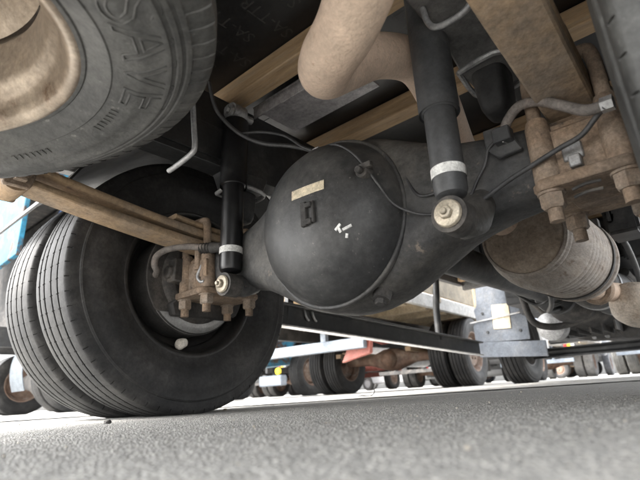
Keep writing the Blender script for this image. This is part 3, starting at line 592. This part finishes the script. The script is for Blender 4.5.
mb = MB(); mb.tube([(-.80, 2.62, .62), (-.79, 2.63, .45), (-.77, 2.66, .33), (-.70, 2.72, .295), (-.60, 2.78, .31), (-.52, 2.80, .36)], .018, 14, 6); mb.build('coolant_hose', 'castdark', truck, smooth=60)
for pts, r in (([(-.50,1.9,.62),(-.52,2.1,.40),(-.56,2.25,.345),(-.60,2.35,.33),(-.58,2.5,.36)], .011),
               ([(-.25,1.9,.66),(-.22,2.2,.52),(-.25,2.6,.42),(-.32,2.9,.44)], .012), ([(-.45,2.0,.60),(-.5,2.2,.45),(-.62,2.3,.36),(-.72,2.25,.44)], .008)):
    mb = MB(); mb.tube(pts, r, 10); mb.build('hose', 'black', truck, smooth=60)
for c, d in (((-.84, 2.2, .60), (.14, .22, .18)), ((-.66, 2.75, .53), (.16, .26, .16)), ((-.20, 2.6, .62), (.14, .3, .2)), ((-.30, 3.3, .40), (.16, .26, .16)), ((-.74, 3.4, .36), (.20, .4, .2)), ((-.18, 1.9, .56), (.10, .16, .14))):
    mb = MB(); mb.box(c, d); mb.box((c[0], c[1], c[2]+d[2]*.45), (d[0]*1.12, d[1]*.6, d[2]*.2)); mb.box((c[0]-d[0]*.3, c[1]-d[1]*.52, c[2]), (d[0]*.3, .02, d[2]*.5)); mb.build('valve_box', 'black', truck, bevel=.012, seg=2)
# front axle and front mudguard
mb = MB(); mb.prism([(-.045, -.045), (.045, -.045), (.045, -.03), (.012, -.02), (.012, .02), (.045, .03), (.045, .045), (-.045, .045), (-.045, .03), (-.012, .02), (-.012, -.02), (-.045, -.03)], (XC, 4.90, .262), (0, 1, 0), (0, 0, 1), (1.72, 0, 0)); mb.build('front_axle', 'black', truck, bevel=.004)
mb = MB(); mb.prism([(-1.83, .40), (-1.60, .385), (-1.33, .375), (-1.32, .98), (-1.60, 1.02), (-1.74, 1.0), (-1.77, .74), (-1.80, .70), (-1.79, .60), (-1.83, .55)], (0, 4.42, 0), (1, 0, 0), (0, 0, 1), (0, .012, 0))
fg = mb.build('front_mudguard', 'guardblue', truck, bevel=.002); fg['label'] = 'blue grey steel mudguard panel behind the front wheel'
mb = MB(); mb.prism([(-1.80, .26), (-1.205, .215), (-1.20, .35), (-1.80, .398)], (0, 4.395, 0), (1, 0, 0), (0, 0, 1), (0, .02, 0)); mb.build('splash_flap', 'guardblue', fg, bevel=.002)
mb = MB(); mb.prism([(-1.635, .50), (-1.475, .49), (-1.46, .715), (-1.62, .725)], (0, 4.408, 0), (1, 0, 0), (0, 0, 1), (0, .008, 0)); mb.build('pale_plate', 'cream', fg, bevel=.002)
for x, z in ((-1.72, .66), (-1.38, .62), (-1.70, .48), (-1.40, .46), (-1.36, .80)):
    mb = MB(); mb.cyl((x, 4.412, z), (x, 4.402, z), .014, .012, 14); mb.build('bolt', 'black', fg)
mb = MB(); mb.beam((-1.34, 4.40, .62), (-1.85, 4.40, .585), .012, .012); mb.build('stay_rod', 'galv', fg)
for c, d, nm in (((XC, 5.55, .98), (1.74, .10, 1.20), 'radiator_panel'), ((XC, 4.62, 1.10), (1.9, 1.7, .06), 'cab_floor'), ((-1.05, 4.15, .72), (.34, .5, .38), 'battery_box'), ((-.12, 4.1, .62), (.34, .9, .42), 'fuel_tank'),
                 ((-.96, 3.35, .60), (.16, .5, .2), 'air_dryer'), ((-.30, 2.9, .70), (.22, .4, .22), 'relay_box')):
    mb = MB(); mb.box(c, d); mb.box((c[0], c[1]-d[1]*.5, c[2]-d[2]*.2), (d[0]*.9, .03, d[2]*.12)); mb.box((c[0]+d[0]*.2, c[1]-d[1]*.5-.01, c[2]), (d[0]*.08, .03, d[2]*.8)); mb.build(nm, 'black', truck, bevel=.012, seg=2)
for x0, z0 in ((-.95, .42), (-.80, .50), (-.35, .36), (-.20, .46)):
    mb = MB(); mb.tube([(x0, 3.0, z0+.2), (x0+.05, 3.4, z0+.05), (x0-.03, 3.8, z0), (x0+.02, 4.4, z0+.1)], .03, 12, 6); mb.build('coolant_hose', 'castdark', truck, smooth=60)
mb = MB(); mb.lathe([(0, .03), (.01, .10), (.03, .12), (.26, .12), (.28, .10), (.30, .03)], (-.42, 3.05, .34), (.7, .7, -.1), 32, cap0=True, cap1=True); mb.build('oil_filter', 'castdark', truck, smooth=40)
# side guard along the left flank
mb = MB(); mb.beam((-1.655, 1.36, .424), (-1.655, 4.02, .310), .03, .095); mb.beam((-1.635, 1.36, .478), (-1.635, 4.02, .362), .07, .012); sg = mb.build('side_guard', 'black', truck, bevel=.003); sg['label'] = 'long black side guard bar'
mb = MB(); mb.beam((-1.64, 1.36, .372), (-1.64, 4.02, .258), .055, .008); mb.build('guard_flange', 'galv', sg, bevel=.001)
mb = MB(); mb.tube([(-1.655, 3.32, .36), (-1.645, 3.31, .50), (-1.63, 3.29, .60), (-1.60, 3.26, .70), (-1.58, 3.26, .90)], .026, 14, 6); mb.build('guard_bracket', 'black', sg, smooth=60)
mb = MB(); mb.beam((-1.655, 1.70, .40), (-1.62, 1.70, .90), .04, .03); mb.build('guard_bracket', 'black', sg, bevel=.002)
for dy in (0, .06):
    mb = MB(); mb.tube([(-1.637, 1.80+dy, .452), (-1.630, 1.80+dy, .425), (-1.632, 1.815+dy, .405), (-1.637, 1.83+dy, .40)], .006, 8, 4); mb.build('rope_hook', 'galv', sg)
# brake hoses, pipes, wiring
def cable(name, pts, r, m_, par=truck, n=10): mb = MB(); mb.tube(pts, r, n, 6); return mb.build(name, m_, par, smooth=60)
hs = cable('brake_hose', [(-.207,.760,.441),(-.193,.755,.460),(-.169,.750,.474),(-.136,.740,.462),(-.108,.730,.436),(-.077,.720,.407),(-.051,.715,.401)], .0085, 'hose')
for a, b in (((-.056,.7165,.4022), (-.040,.715,.401)), ((-.214,.762,.428), (-.203,.759,.446))):
    mb = MB(); mb.cyl(a, b, .0115, .0115, 6); mb.build('hose_fitting', 'galv', hs)
mb = MB(); mb.prism([(-.030, .030), (.008, .026), (.030, -.028), (-.010, -.032), (-.030, -.010)], (-.213, .772, .435), (1, 0, 0), (0, 0, 1), (0, .012, 0)); mb.box((-.208, .760, .437), (.030, .026, .026)); mb.build('pipe_tee', 'shockgrey', axle, bevel=.002)
cable('brake_pipe', [(-.219,.762,.436),(-.239,.766,.425),(-.249,.768,.402),(-.268,.766,.375),(-.286,.762,.344),(-.302,.758,.325)], .0030, 'wire')
cable('brake_cable', [(-.051,.710,.396),(-.066,.730,.396),(-.092,.738,.379),(-.126,.744,.373),(-.167,.750,.364),(-.213,.758,.354),(-.260,.760,.336),(-.289,.760,.326)], .0042, 'wire')
cable('sensor_wire', [(-.642,.79,.600), on_dome(.060,.150,.004), on_dome(.105,.115,.004), on_dome(.139,.069,.006), on_dome(.162,.020,.005), on_dome(.176,-.018,.005), (-.385,.752,.345), (-.346,.765,.336)], .0028, 'wire')
cable('brake_pipe', [(-.445,.775,.500),(-.411,.765,.449),(-.392,.760,.401),(-.373,.758,.379),(-.340,.758,.376)], .0028, 'wire')
wh_ = cable('wiring_harness', [(-.914,.660,.875),(-.917,.680,.815),(-.907,.700,.775),(-.867,.730,.719),(-.824,.770,.688),(-.749,.800,.660),(-.697,.820,.634),(-.664,.820,.615)], .0055, 'wire')
cable('branch_wire', [(-.873,.735,.724),(-.823,.770,.722),(-.756,.790,.689),(-.712,.810,.645),(-.671,.820,.618)], .0040, 'wire', wh_)
cable('branch_wire', [(-.671,.815,.615),(-.735,.815,.605),(-.771,.805,.578),(-.790,.795,.518),(-.808,.783,.460),(-.839,.783,.419),(-.872,.783,.368)], .0042, 'wire', wh_)
for c in ((-.668, .815, .616), (-.808, .783, .460)):
    mb = MB(); mb.box(c, (.022, .018, .018)); mb.build('clip', 'greyplate', wh_, bevel=.002)
hl = cable('brake_hose', [(-.99,.775,.432),(-1.05,.74,.443),(-1.10,.715,.452),(-1.15,.695,.452),(-1.175,.678,.435),(-1.182,.677,.41),(-1.19,.690,.398),(-1.215,.70,.391)], .0095, 'hose')
mb = MB()
for k in range(4): mb.lathe([(k*.009, .011), (k*.009+.0045, .0155), (k*.009+.009, .011)], (-1.025, .755, .438), (-1, -.4, .1), 16)
mb.cyl((-1.025, .755, .438), (-.985, .772, .434), .016, .012, 14); mb.build('hose_boot', 'castdark', hl)
cable('brake_pipe', [(-1.00,.77,.436),(-.95,.78,.43),(-.90,.785,.40),(-.86,.785,.37)], .0032, 'galv')
cable('cable_end', [(-1.075,.762,.40),(-1.085,.755,.37),(-1.075,.757,.352),(-1.06,.76,.35)], .005, 'galv')
mb = MB(); mb.box((-1.07, .765, .39), (.04, .015, .05)); mb.box((-1.09, .76, .42), (.02, .015, .06)); mb.build('cable_bracket', 'rusty', truck, bevel=.002)

# ------------------------------------------------------------------ spare wheel hanging behind the axle
nrm = Vector((math.sin(-.002), math.sin(-.137), 1)).normalized()
spare = empty('spare_wheel', Vector((-.624, -.024, .422))+nrm*.083); spare.rotation_mode = 'QUATERNION'
spare.rotation_quaternion = (-nrm).to_track_quat('X', 'Y')      # local +X faces the ground
tag(spare, 'spare wheel hung under the bed, grey tyre with beige rim', 'spare wheel')
t = link('tyre', TY_SPARE, 'rubbergrey', spare)
r_ = link('rim', rim_mesh('rim_spare', dish=-.080, hub=.128, n=96), 'rimbeige', spare)
def tyre_x(r):
    side = [(.222, .083), (.238, .0885), (.262, .102), (.27, .105), (.302, .1125), (.31, .113), (.334, .111), (.353, .106), (.362, .1)]
    for i in range(len(side)-1):
        if side[i][0] <= r <= side[i+1][0]:
            k = (r-side[i][0])/(side[i+1][0]-side[i][0]); return side[i][1]*(1-k)+side[i+1][1]*k
    return .1
def wrap_text(body, size, rmid, a_mid, depth, spacing=1.0, name='lettering', tall=1.0):
    """raised letters wrapped on the lower sidewall, tops outward, clockwise as seen from below"""
    me_ = text_mesh(body, size, 0, 3, outline=depth)
    bm = bmesh.new(); bm.from_mesh(me_); bmesh.ops.remove_doubles(bm, verts=bm.verts, dist=1e-6); bmesh.ops.triangulate(bm, faces=bm.faces)
    for _ in range(5):
        es = [e for e in bm.edges if e.calc_length() > .007]
        if not es: break
        bmesh.ops.subdivide_edges(bm, edges=es, cuts=1); bmesh.ops.triangulate(bm, faces=bm.faces)
    bm.to_mesh(me_); bm.free()
    for v in me_.vertices:
        ang = a_mid+SGN*v.co.x*spacing/rmid; r = rmid+v.co.y*tall
        x = tyre_x(r)+v.co.z*.8
        v.co = (x, r*math.cos(ang), r*math.sin(ang))
    o = link(name, me_, 'rubbergrey', t); return o
SGN = -1
M4 = spare.rotation_quaternion.to_matrix()
camdir = M4.inverted() @ (Vector((-.245, .26, .42))-spare.location); A_MID = math.atan2(camdir.z, camdir.y)
lt = wrap_text('ENASAVE', .088, .311, A_MID-.01, .0017, 1.16, tall=1.0); lt['label'] = 'raised letters on the tyre sidewall'
for a0 in (.9, 1.35, 2.2, 2.9, 3.6, -1.0, -1.6):
    mb = MB()
    for k in range(7):
        a = A_MID+a0*SGN*-1+k*.035; r0 = .280; r1 = .290
        p = [Vector((tyre_x(r)+.0008, r*math.cos(a+e), r*math.sin(a+e))) for r, e in ((r0, 0), (r1, 0), (r1, .014), (r0, .014))]
        mb.add(p+[q-Vector((.002, 0, 0)) for q in p], [(0, 1, 2, 3), (0, 4, 5, 1), (1, 5, 6, 2), (2, 6, 7, 3), (3, 7, 4, 0)])
    mb.build('sidewall_mark', 'rubbergrey', t)
mb = MB(); mb.lathe([(-.15, .085), (-.135, .14), (-.13, .14), (-.125, .08)], (0, 0, 0), (1, 0, 0), 32, close=True); mb.build('carrier_plate', 'green', spare)
# carrier rod of the spare wheel belongs to the truck
cable('carrier_rod', [(-.66,.43,.67),(-.640,.42,.60),(-.630,.42,.554),(-.624,.42,.499),(-.620,.42,.458),(-.630,.42,.447),(-.677,.42,.441),(-.70,.42,.44)], .0048, 'galv')

# ------------------------------------------------------------------ parked trucks and cars in the yard
BG_TY = tyre_mesh('yard_tyre', pitches=36, flat=.396); BG_RIM = rim_mesh('yard_rim', dish=-.045, hub=.03, n=40)
def bwheel(root, x, y, flip, rubber='rubber', rim='rimrust', scale=1.0):
    wme = BG_RIM.copy() if rim != 'rimrust' else BG_RIM
    if wme is not BG_RIM: wme.materials.clear()
    o = link('wheel', wme, rim, root); o.location = (x, y, .396*scale); o.rotation_euler = (0, 0, math.pi if flip else 0); o.scale = (scale,)*3
    tme = BG_TY
    if rubber != 'rubber': tme = BG_TY.copy(); tme.materials.clear()
    link('tyre', tme, rubber, o)
    mb = MB(); mb.lathe([(-.03, .05), (-.07, .052), (-.085, .04), (-.09, .01)], (0, 0, 0), (1, 0, 0), 20, cap1=True); hb = mb.build('hub', rim, o)
    for k in range(6):
        a = k*math.pi/3; mb = MB(); mb.hexnut((-.05, .09*math.cos(a), .09*math.sin(a)), (-1, 0, 0), .014, .022); mb.build('wheel_nut', 'nut', hb)
    return o
def parked_truck(loc, rz, label, group, bed='bedwhite', side='bedcream', rubber='rubber', overhang=2.25, wb=3.9, bedz=.80, half=1.08, sideh=.42, bumper='bumper', cab='carwhite', cabw=1.0, open_bed=True):
    r = empty('parked_truck', loc, rz); tag(r, label, 'truck', group)
    for s_ in (-1, 1):
        mb = MB(); mb.box((s_*.38, (wb-overhang)/2+.2, .70), (.07, wb+overhang+.6, .20)); mb.build('chassis_rail', 'black', r, bevel=.003)
        bwheel(r, s_*.77, 0, s_ > 0, rubber); bwheel(r, s_*1.02-s_*0, 0, s_ > 0, rubber)
        bwheel(r, s_*.90, wb, s_ > 0, rubber)
        mb = MB(); mb.box((s_*.5, 0, .47), (.07, 1.1, .05)); mb.box((s_*.5, 0, .50), (.07, .8, .04)); mb.build('leaf_spring', 'spring', r)
    mb = MB(); mb.loft([smoothbox(a, 0, .40, b, c, 24) for a, b, c in ((-.7,.05,.05),(-.34,.055,.06),(-.2,.09,.10),(-.1,.12,.135),(0,.13,.145),(.1,.12,.135),(.2,.09,.10),(.34,.055,.06),(.7,.05,.05))])
    mb.lathe([(0, .01), (.01, .06), (.04, .10), (.1, .12)], (0, -.21, .4), (0, 1, 0), 28, cap0=True); mb.build('axle_housing', 'diffrust', r, smooth=50)
    y0, y1 = -overhang, wb-1.1
    mb = MB(); mb.box((0, (y0+y1)/2, bedz+.115), (2*half, y1-y0, .03)); fl = mb.build('bed_floor', 'wood', r)
    k = y0+.2
    while k < y1: mb = MB(); mb.box((0, k, bedz+.05), (2*half-.12, .06, .10)); mb.build('floor_joist', side, r); k += .5
    for s_ in (-1, 1):
        mb = MB(); mb.box((s_*(half+.02), (y0+y1)/2, bedz+.065), (.045, y1-y0, .135)); mb.build('bed_rail', bed, r, bevel=.006)
        n = 4; L_ = (y1-y0)/n
        for q in range(n):
            mb = MB(); mb.box((s_*(half+.02), y0+L_*(q+.5), bedz+.15+sideh/2), (.03, L_-.12, sideh)); mb.build('side_board', side, r, bevel=.004)
            mb = MB(); mb.box((s_*(half+.03), y0+L_*q+.03, bedz+.13+sideh/2), (.06, .07, sideh+.12)); mb.build('stake_post', side, r, bevel=.004)
    mb = MB(); mb.box((0, y0-.02, bedz+.15+sideh/2), (2*half, .03, sideh)); mb.build('tail_board', side, r, bevel=.004)
    # rear bumper on two posts
    mb = MB(); mb.box((0, y0+.10, .43), (1.78, .06, .095)); bu = mb.build('rear_bumper', bumper, r, bevel=.006)
    for s_ in (-1, 1):
        mb = MB(); mb.box((s_*.42, y0+.15, .63), (.06, .05, .34)); mb.build('bumper_post', bumper, bu, bevel=.003)
        mb = MB(); mb.box((s_*.86, y0+.02, bedz-.04), (.30, .06, .11)); lp = mb.build('tail_lamp', 'black', r, bevel=.006)
        for q, m_ in ((-.08, 'lampred'), (.0, 'lampyellow'), (.08, 'bedwhite')):
            mb = MB(); mb.box((s_*.86+q, y0-.013, bedz-.04), (.07, .01, .08)); mb.build('lens', m_, lp, bevel=.003)
        for e in (1,):
            mb = MB(); rings = []
            for i in range(9):
                a = R_(120+55*i/8); rings.append([Vector((s_*.9+q*.26, -.52*math.cos(a), .38+.44*math.sin(a)+kk)) for q, kk in ((-1, 0), (1, 0), (1, .008), (-1, .008))])
            mb.loft(rings); mb.build('mudguard', side, r, smooth=50)
    mb = MB(); mb.box((.60, wb*.45, .55), (.5, .8, .36)); mb.build('tool_box', 'castdark', r, bevel=.01)
    mb = MB(); mb.lathe([(0, .02), (.02, .16), (.05, .2), (.75, .2), (.78, .16), (.8, .02)], (-.66, wb*.42, .56), (0, 1, 0), 28, cap0=True, cap1=True); mb.build('fuel_tank', 'galv', r)
    # cab
    poly = [(wb-1.0, .62), (wb-.95, 2.2), (wb-.7, 2.36), (wb+.45, 2.34), (wb+.75, 1.55), (wb+.86, 1.2), (wb+.88, .50), (wb+.50, .46), (wb+.42, .72), (wb+.2, .90), (wb-.2, .90), (wb-.42, .72), (wb-.5, .62)]
    mb = MB(); mb.prism(poly, (0, 0, 0), (0, 1, 0), (0, 0, 1), (2*cabw, 0, 0)); cb = mb.build('cab', cab, r, bevel=.03, seg=2)
    for s_ in (-1, 1):
        mb = MB(); mb.prism([(wb-.45, 1.45), (wb-.42, 2.15), (wb+.36, 2.13), (wb+.58, 1.5)], (s_*(cabw+.002), 0, 0), (0, 1, 0), (0, 0, 1), (.012, 0, 0)); mb.build('side_window', 'glass', cb, bevel=.004)
        mb = MB(); mb.beam((s_*(cabw+.05), wb+.62, 1.5), (s_*(cabw+.16), wb+.66, 1.75), .10, .22); mb.build('mirror', 'black', cb, bevel=.01)
    mb = MB(); mb.prism([(-.85, .06), (.85, .06), (.78, .72), (-.78, .72)], (0, wb+.775, 1.52), (1, 0, 0), (0, -.37, 1), (0, .02, .008)); mb.build('windscreen', 'glass', cb, bevel=.004)
    return r
GR = 'trucks parked in the yard'
A_RZ = R_(4.1)
ta = parked_truck((-3.43, 5.47, 0), A_RZ, 'white railed flatbed truck with pale blue rear bumper and rusty rear axle', GR)
mb = MB(); mb.prism([(.60, .22), (.90, .28), (.93, .48), (.74, .47)], (0, -2.08, .06), (1, 0, 0), (0, 0, 1), (0, .05, 0)); mb.build('red_end_panel', 'red', ta, bevel=.004)
mb = MB(); pl = [(-1.2, .66), (.9, .66), (.9, .56), (.7, .50), (.5, .53), (.2, .48), (-.2, .52), (-.6, .47), (-1.0, .53), (-1.2, .50)]
mb.prism(pl, (.50, -.55, .02), (0, 1, 0), (0, 0, 1), (.03, 0, 0)); mb.build('red_skirt', 'red', ta, bevel=.003)
tc_ = parked_truck((-9.75, 10.3, 0), R_(3), 'black tyred truck with a grey box and round yellow reflector at its tail', GR, bed='bumper', side='red', bumper='black', cab='red', overhang=1.6)
mb = MB(); mb.box((.62, -1.72, .40), (.78, .22, .25)); mb.build('rear_box', 'bumper', tc_, bevel=.02, seg=2)
mb = MB(); mb.cyl((.86, -1.74, .62), (.86, -1.80, .62), .085, .08, 24); mb.build('reflector', 'lampyellow', tc_, bevel=.004)
parked_truck((-3.94, 14.3, 0), R_(3), 'pale tyred truck far ahead, left of the two distant ones', GR, rubber='rubberpale', bed='bedcream', side='bedwhite', cab='carsilver', wb=4.2, overhang=1.5)
parked_truck((-.93, 12.6, 0), R_(1), 'tan dusty tyred truck far ahead, right of the two distant ones', GR, rubber='rubbergrey', bed='bodygrey', side='bodygrey', cab='blue', wb=4.2, overhang=1.4)
for k, (x, y, a, cabm, sidem, lab_) in enumerate((
        (-19.0, 18.5, 62, 'red', 'bodygrey', 'grey sided truck in the back row, leftmost of the slanting trucks'),
        (-10.2, 21.0, 88, 'carsilver', 'castdark', 'dark sided truck in the back row behind the rusty rear axle'),
        (-6.0, 24.0, 92, 'blue', 'bodygrey', 'grey sided truck in the back row behind the dual wheels'),
        (-1.2, 25.0, 95, 'guardblue', 'castdark', 'dark sided truck in the back row at the far right'),
        (-6.9, 13.6, 4, 'carsilver', 'castdark', 'dark sided truck straight behind the white railed flatbed'),
        (-13.0, 12.6, 10, 'red', 'castdark', 'red cab truck behind the grey box and yellow reflector'),
        (-19.0, 9.5, 40, 'carwhite', 'bodygrey', 'white cab truck in the back row behind the mud flap'))):
    parked_truck((x, y, 0), R_(a), lab_, GR, bed='bodygrey', side=sidem, cab=cabm, rubber='rubber', bumper='castdark', sideh=.7)
# cyan dump truck at the left
cy = empty('dump_truck', (-6.56, 2.90, 0)); tag(cy, 'cyan dump truck with rust eaten paint beside the dual tyres at the left', 'truck', GR)
mb = MB(); mb.prism([(-1.15, 1.52), (1.12, 1.62), (1.17, 2.15), (1.17, 2.9), (-1.15, 2.9)], (0, -1.35, 0), (1, 0, 0), (0, 0, 1), (0, .05, 0)); mb.build('tail_gate', 'cyan', cy, bevel=.008)
for s_ in (-1, 1):
    mb = MB(); mb.box((s_*1.15, .45, 2.75), (.05, 3.5, .7)); sd_ = mb.build('side_panel', 'cyan', cy, bevel=.006)
    for k in range(5):
        mb = MB(); mb.box((s_*1.20, -1.1+k*.8, 2.75), (.05, .07, .72)); mb.build('side_rib', 'cyan', sd_, bevel=.006)
    mb = MB(); mb.box((s_*.4, .9, .85), (.09, 5.6, .22)); mb.build('chassis_rail', 'black', cy)
    mb = MB(); mb.beam((s_*1.12, -1.12, 1.75), (s_*1.12, -.85, 2.45), .10, .09); mb.build('hinge_post', 'blue', cy, bevel=.006)
    for x in (.78, 1.03): bwheel(cy, s_*x, -.55, s_ > 0, 'rubber')
    bwheel(cy, s_*.95, 3.3, s_ > 0, 'rubber')
    mb = MB(); rings = []
    for i in range(9):
        t_ = i/8; rings.append([Vector((s_*.93+q*.18, -1.12-.05*math.sin(t_*3), .70-.46*t_)) + Vector((0, kk, 0)) for q, kk in ((-1, 0), (1, 0), (1, .008), (-1, .008))])
    mb.loft(rings); mf = mb.build('mud_flap', 'flap', cy, smooth=60)
    mb = MB(); mb.box((s_*.93, -1.12, .72), (.38, .03, .05)); mb.build('flap_strap', 'tan', mf, bevel=.004)
    mb = MB(); mb.lathe([(0, .07), (.02, .085), (.06, .085), (.07, .07)], (s_*.93, -1.25, 1.15), (0, 1, 0), 24, cap0=True, cap1=True); tl = mb.build('tail_lamp', 'bedwhite', cy)
    mb = MB(); mb.box((s_*.85, -1.17, 1.15), (.42, .06, .24)); mb.build('lamp_bracket', 'black', tl, bevel=.006)
mb = MB(); mb.box((0, .45, 2.38), (2.3, 3.5, .06)); mb.build('dump_floor', 'castdark', cy)
mb = MB(); mb.box((0, .5, 1.75), (2.1, 2.9, 1.1)); mb.box((0, -.9, 1.1), (1.9, .2, .35)); mb.build('subframe', 'castdark', cy, bevel=.01)
mb = MB(); mb.loft([smoothbox(a, -.55, .40, b, c, 20) for a, b, c in ((-.7,.06,.06),(-.2,.12,.14),(0,.17,.19),(.2,.12,.14),(.7,.06,.06))]); mb.build('axle_housing', 'castdark', cy, smooth=50)
mb = MB(); mb.prism([(2.5, .7), (2.5, 2.6), (3.6, 2.6), (4.0, 1.6), (4.1, .6), (3.8, .6), (3.6, .95), (3.0, .95), (2.8, .7)], (0, 0, 0), (0, 1, 0), (0, 0, 1), (2.1, 0, 0)); cb = mb.build('cab', 'cyan', cy, bevel=.03, seg=2)
for s_ in (-1, 1):
    mb = MB(); mb.prism([(2.8, 1.6), (2.8, 2.3), (3.5, 2.3), (3.75, 1.65)], (s_*1.052, 0, 0), (0, 1, 0), (0, 0, 1), (.012, 0, 0)); mb.build('side_window', 'glass', cb)

# small parked cars beyond
def parked_car(loc, rz, m_, label):
    r = empty('parked_car', loc, rz); tag(r, label, 'car', 'cars parked far across the yard')
    poly = [(-1.95, .32), (-1.98, .80), (-1.85, .98), (-1.55, 1.40), (-.9, 1.48), (.3, 1.46), (1.0, 1.0), (1.75, .88), (1.98, .70), (2.0, .30), (1.62, .27), (1.55, .52), (1.28, .66), (1.0, .52), (.92, .25), (-.92, .25), (-1.0, .52), (-1.28, .66), (-1.55, .52), (-1.62, .28)]
    mb = MB(); mb.prism(poly, (0, 0, 0), (0, 1, 0), (0, 0, 1), (1.62, 0, 0)); b_ = mb.build('body', m_, r, bevel=.05, seg=3)
    for s_ in (-1, 1):
        for pg in ([(-1.35, 1.0), (-1.3, 1.36), (-.35, 1.40), (-.35, .98)], [(-.28, .98), (-.28, 1.40), (.28, 1.38), (.85, 1.0)]):
            mb = MB(); mb.prism(pg, (s_*.812, 0, 0), (0, 1, 0), (0, 0, 1), (.01, 0, 0)); mb.build('side_window', 'glass', b_)
        mb = MB(); mb.box((s_*.68, -1.95, .80), (.22, .08, .28)); mb.build('tail_lamp', 'lampred', b_, bevel=.02)
        mb = MB(); mb.box((s_*.60, 1.93, .68), (.3, .1, .14)); mb.build('headlight', 'bedwhite', b_, bevel=.02)
        for y in (-1.28, 1.28):
            o = bwheel(r, s_*.70, y, s_ > 0, 'rubbergrey', 'carsilver', .75)
            for k in range(8):
                a = k*math.pi/4; mb = MB(); mb.beam((-.075, .04*math.cos(a), .04*math.sin(a)), (-.07, .2*math.cos(a), .2*math.sin(a)), .03, .02, (1, 0, 0)); mb.build('spoke', 'carwhite', o)
    mb = MB(); mb.beam((0, -1.86, 1.02), (0, -1.60, 1.36), 1.25, .02); mb.build('rear_window', 'glass', b_)
    mb = MB(); mb.beam((0, .36, 1.42), (0, .96, 1.03), 1.3, .02); mb.build('windscreen', 'glass', b_)
    mb = MB(); mb.box((0, -1.98, .45), (1.5, .1, .22)); mb.build('bumper', 'black', b_, bevel=.03)
    return r
parked_car((-12.2, 6.2, 0), R_(10), 'carwhite', 'white car with silver spoked wheels behind the grey mud flap')
parked_car((-16.5, 7.8, 0), R_(-75), 'carsilver', 'silver car furthest off, beyond the white one')
parked_car((-11.0, 18.0, 0), R_(80), 'carsilver', 'silver car in the gap under the white railed flatbed')
parked_car((-7.6, 19.5, 0), R_(85), 'carwhite', 'white car in the gap beside the blue grey mudguard')
# scraps on the asphalt
mb = MB(); mb.tube([(-1.555, 2.095, .006), (-1.535, 2.10, .010), (-1.520, 2.115, .007), (-1.505, 2.14, .006), (-1.490, 2.15, .016), (-1.484, 2.152, .034)], .0035, 8, 5)
o = mb.build('wire_scrap', 'wire', smooth=60); tag(o, 'short bent black wire lying where the asphalt meets the pale concrete', 'wire')
def crumb(x, y, r, m_, label, seed):
    me_ = bpy.data.meshes.new('crumb'); bm = bmesh.new(); bmesh.ops.create_icosphere(bm, subdivisions=2, radius=r)
    for v in bm.verts: v.co *= 1+.5*noise.noise(v.co*(1.5/r)+Vector((seed, 0, 0))); v.co.z *= .6
    bm.to_mesh(me_); bm.free(); o = link('pebble', me_, m_); o.location = (x, y, r*.45); tag(o, label, 'pebble', 'pebbles on the asphalt')
crumb(-1.07, .52, .008, 'castdark', 'dark pebble on the asphalt at the far left', 3)
crumb(-1.31, 1.03, .007, 'cream', 'pale pebble at the foot of the inner dual tyre', 9)
for o in list(bpy.data.objects):
    if '_world' in o: del o['_world']
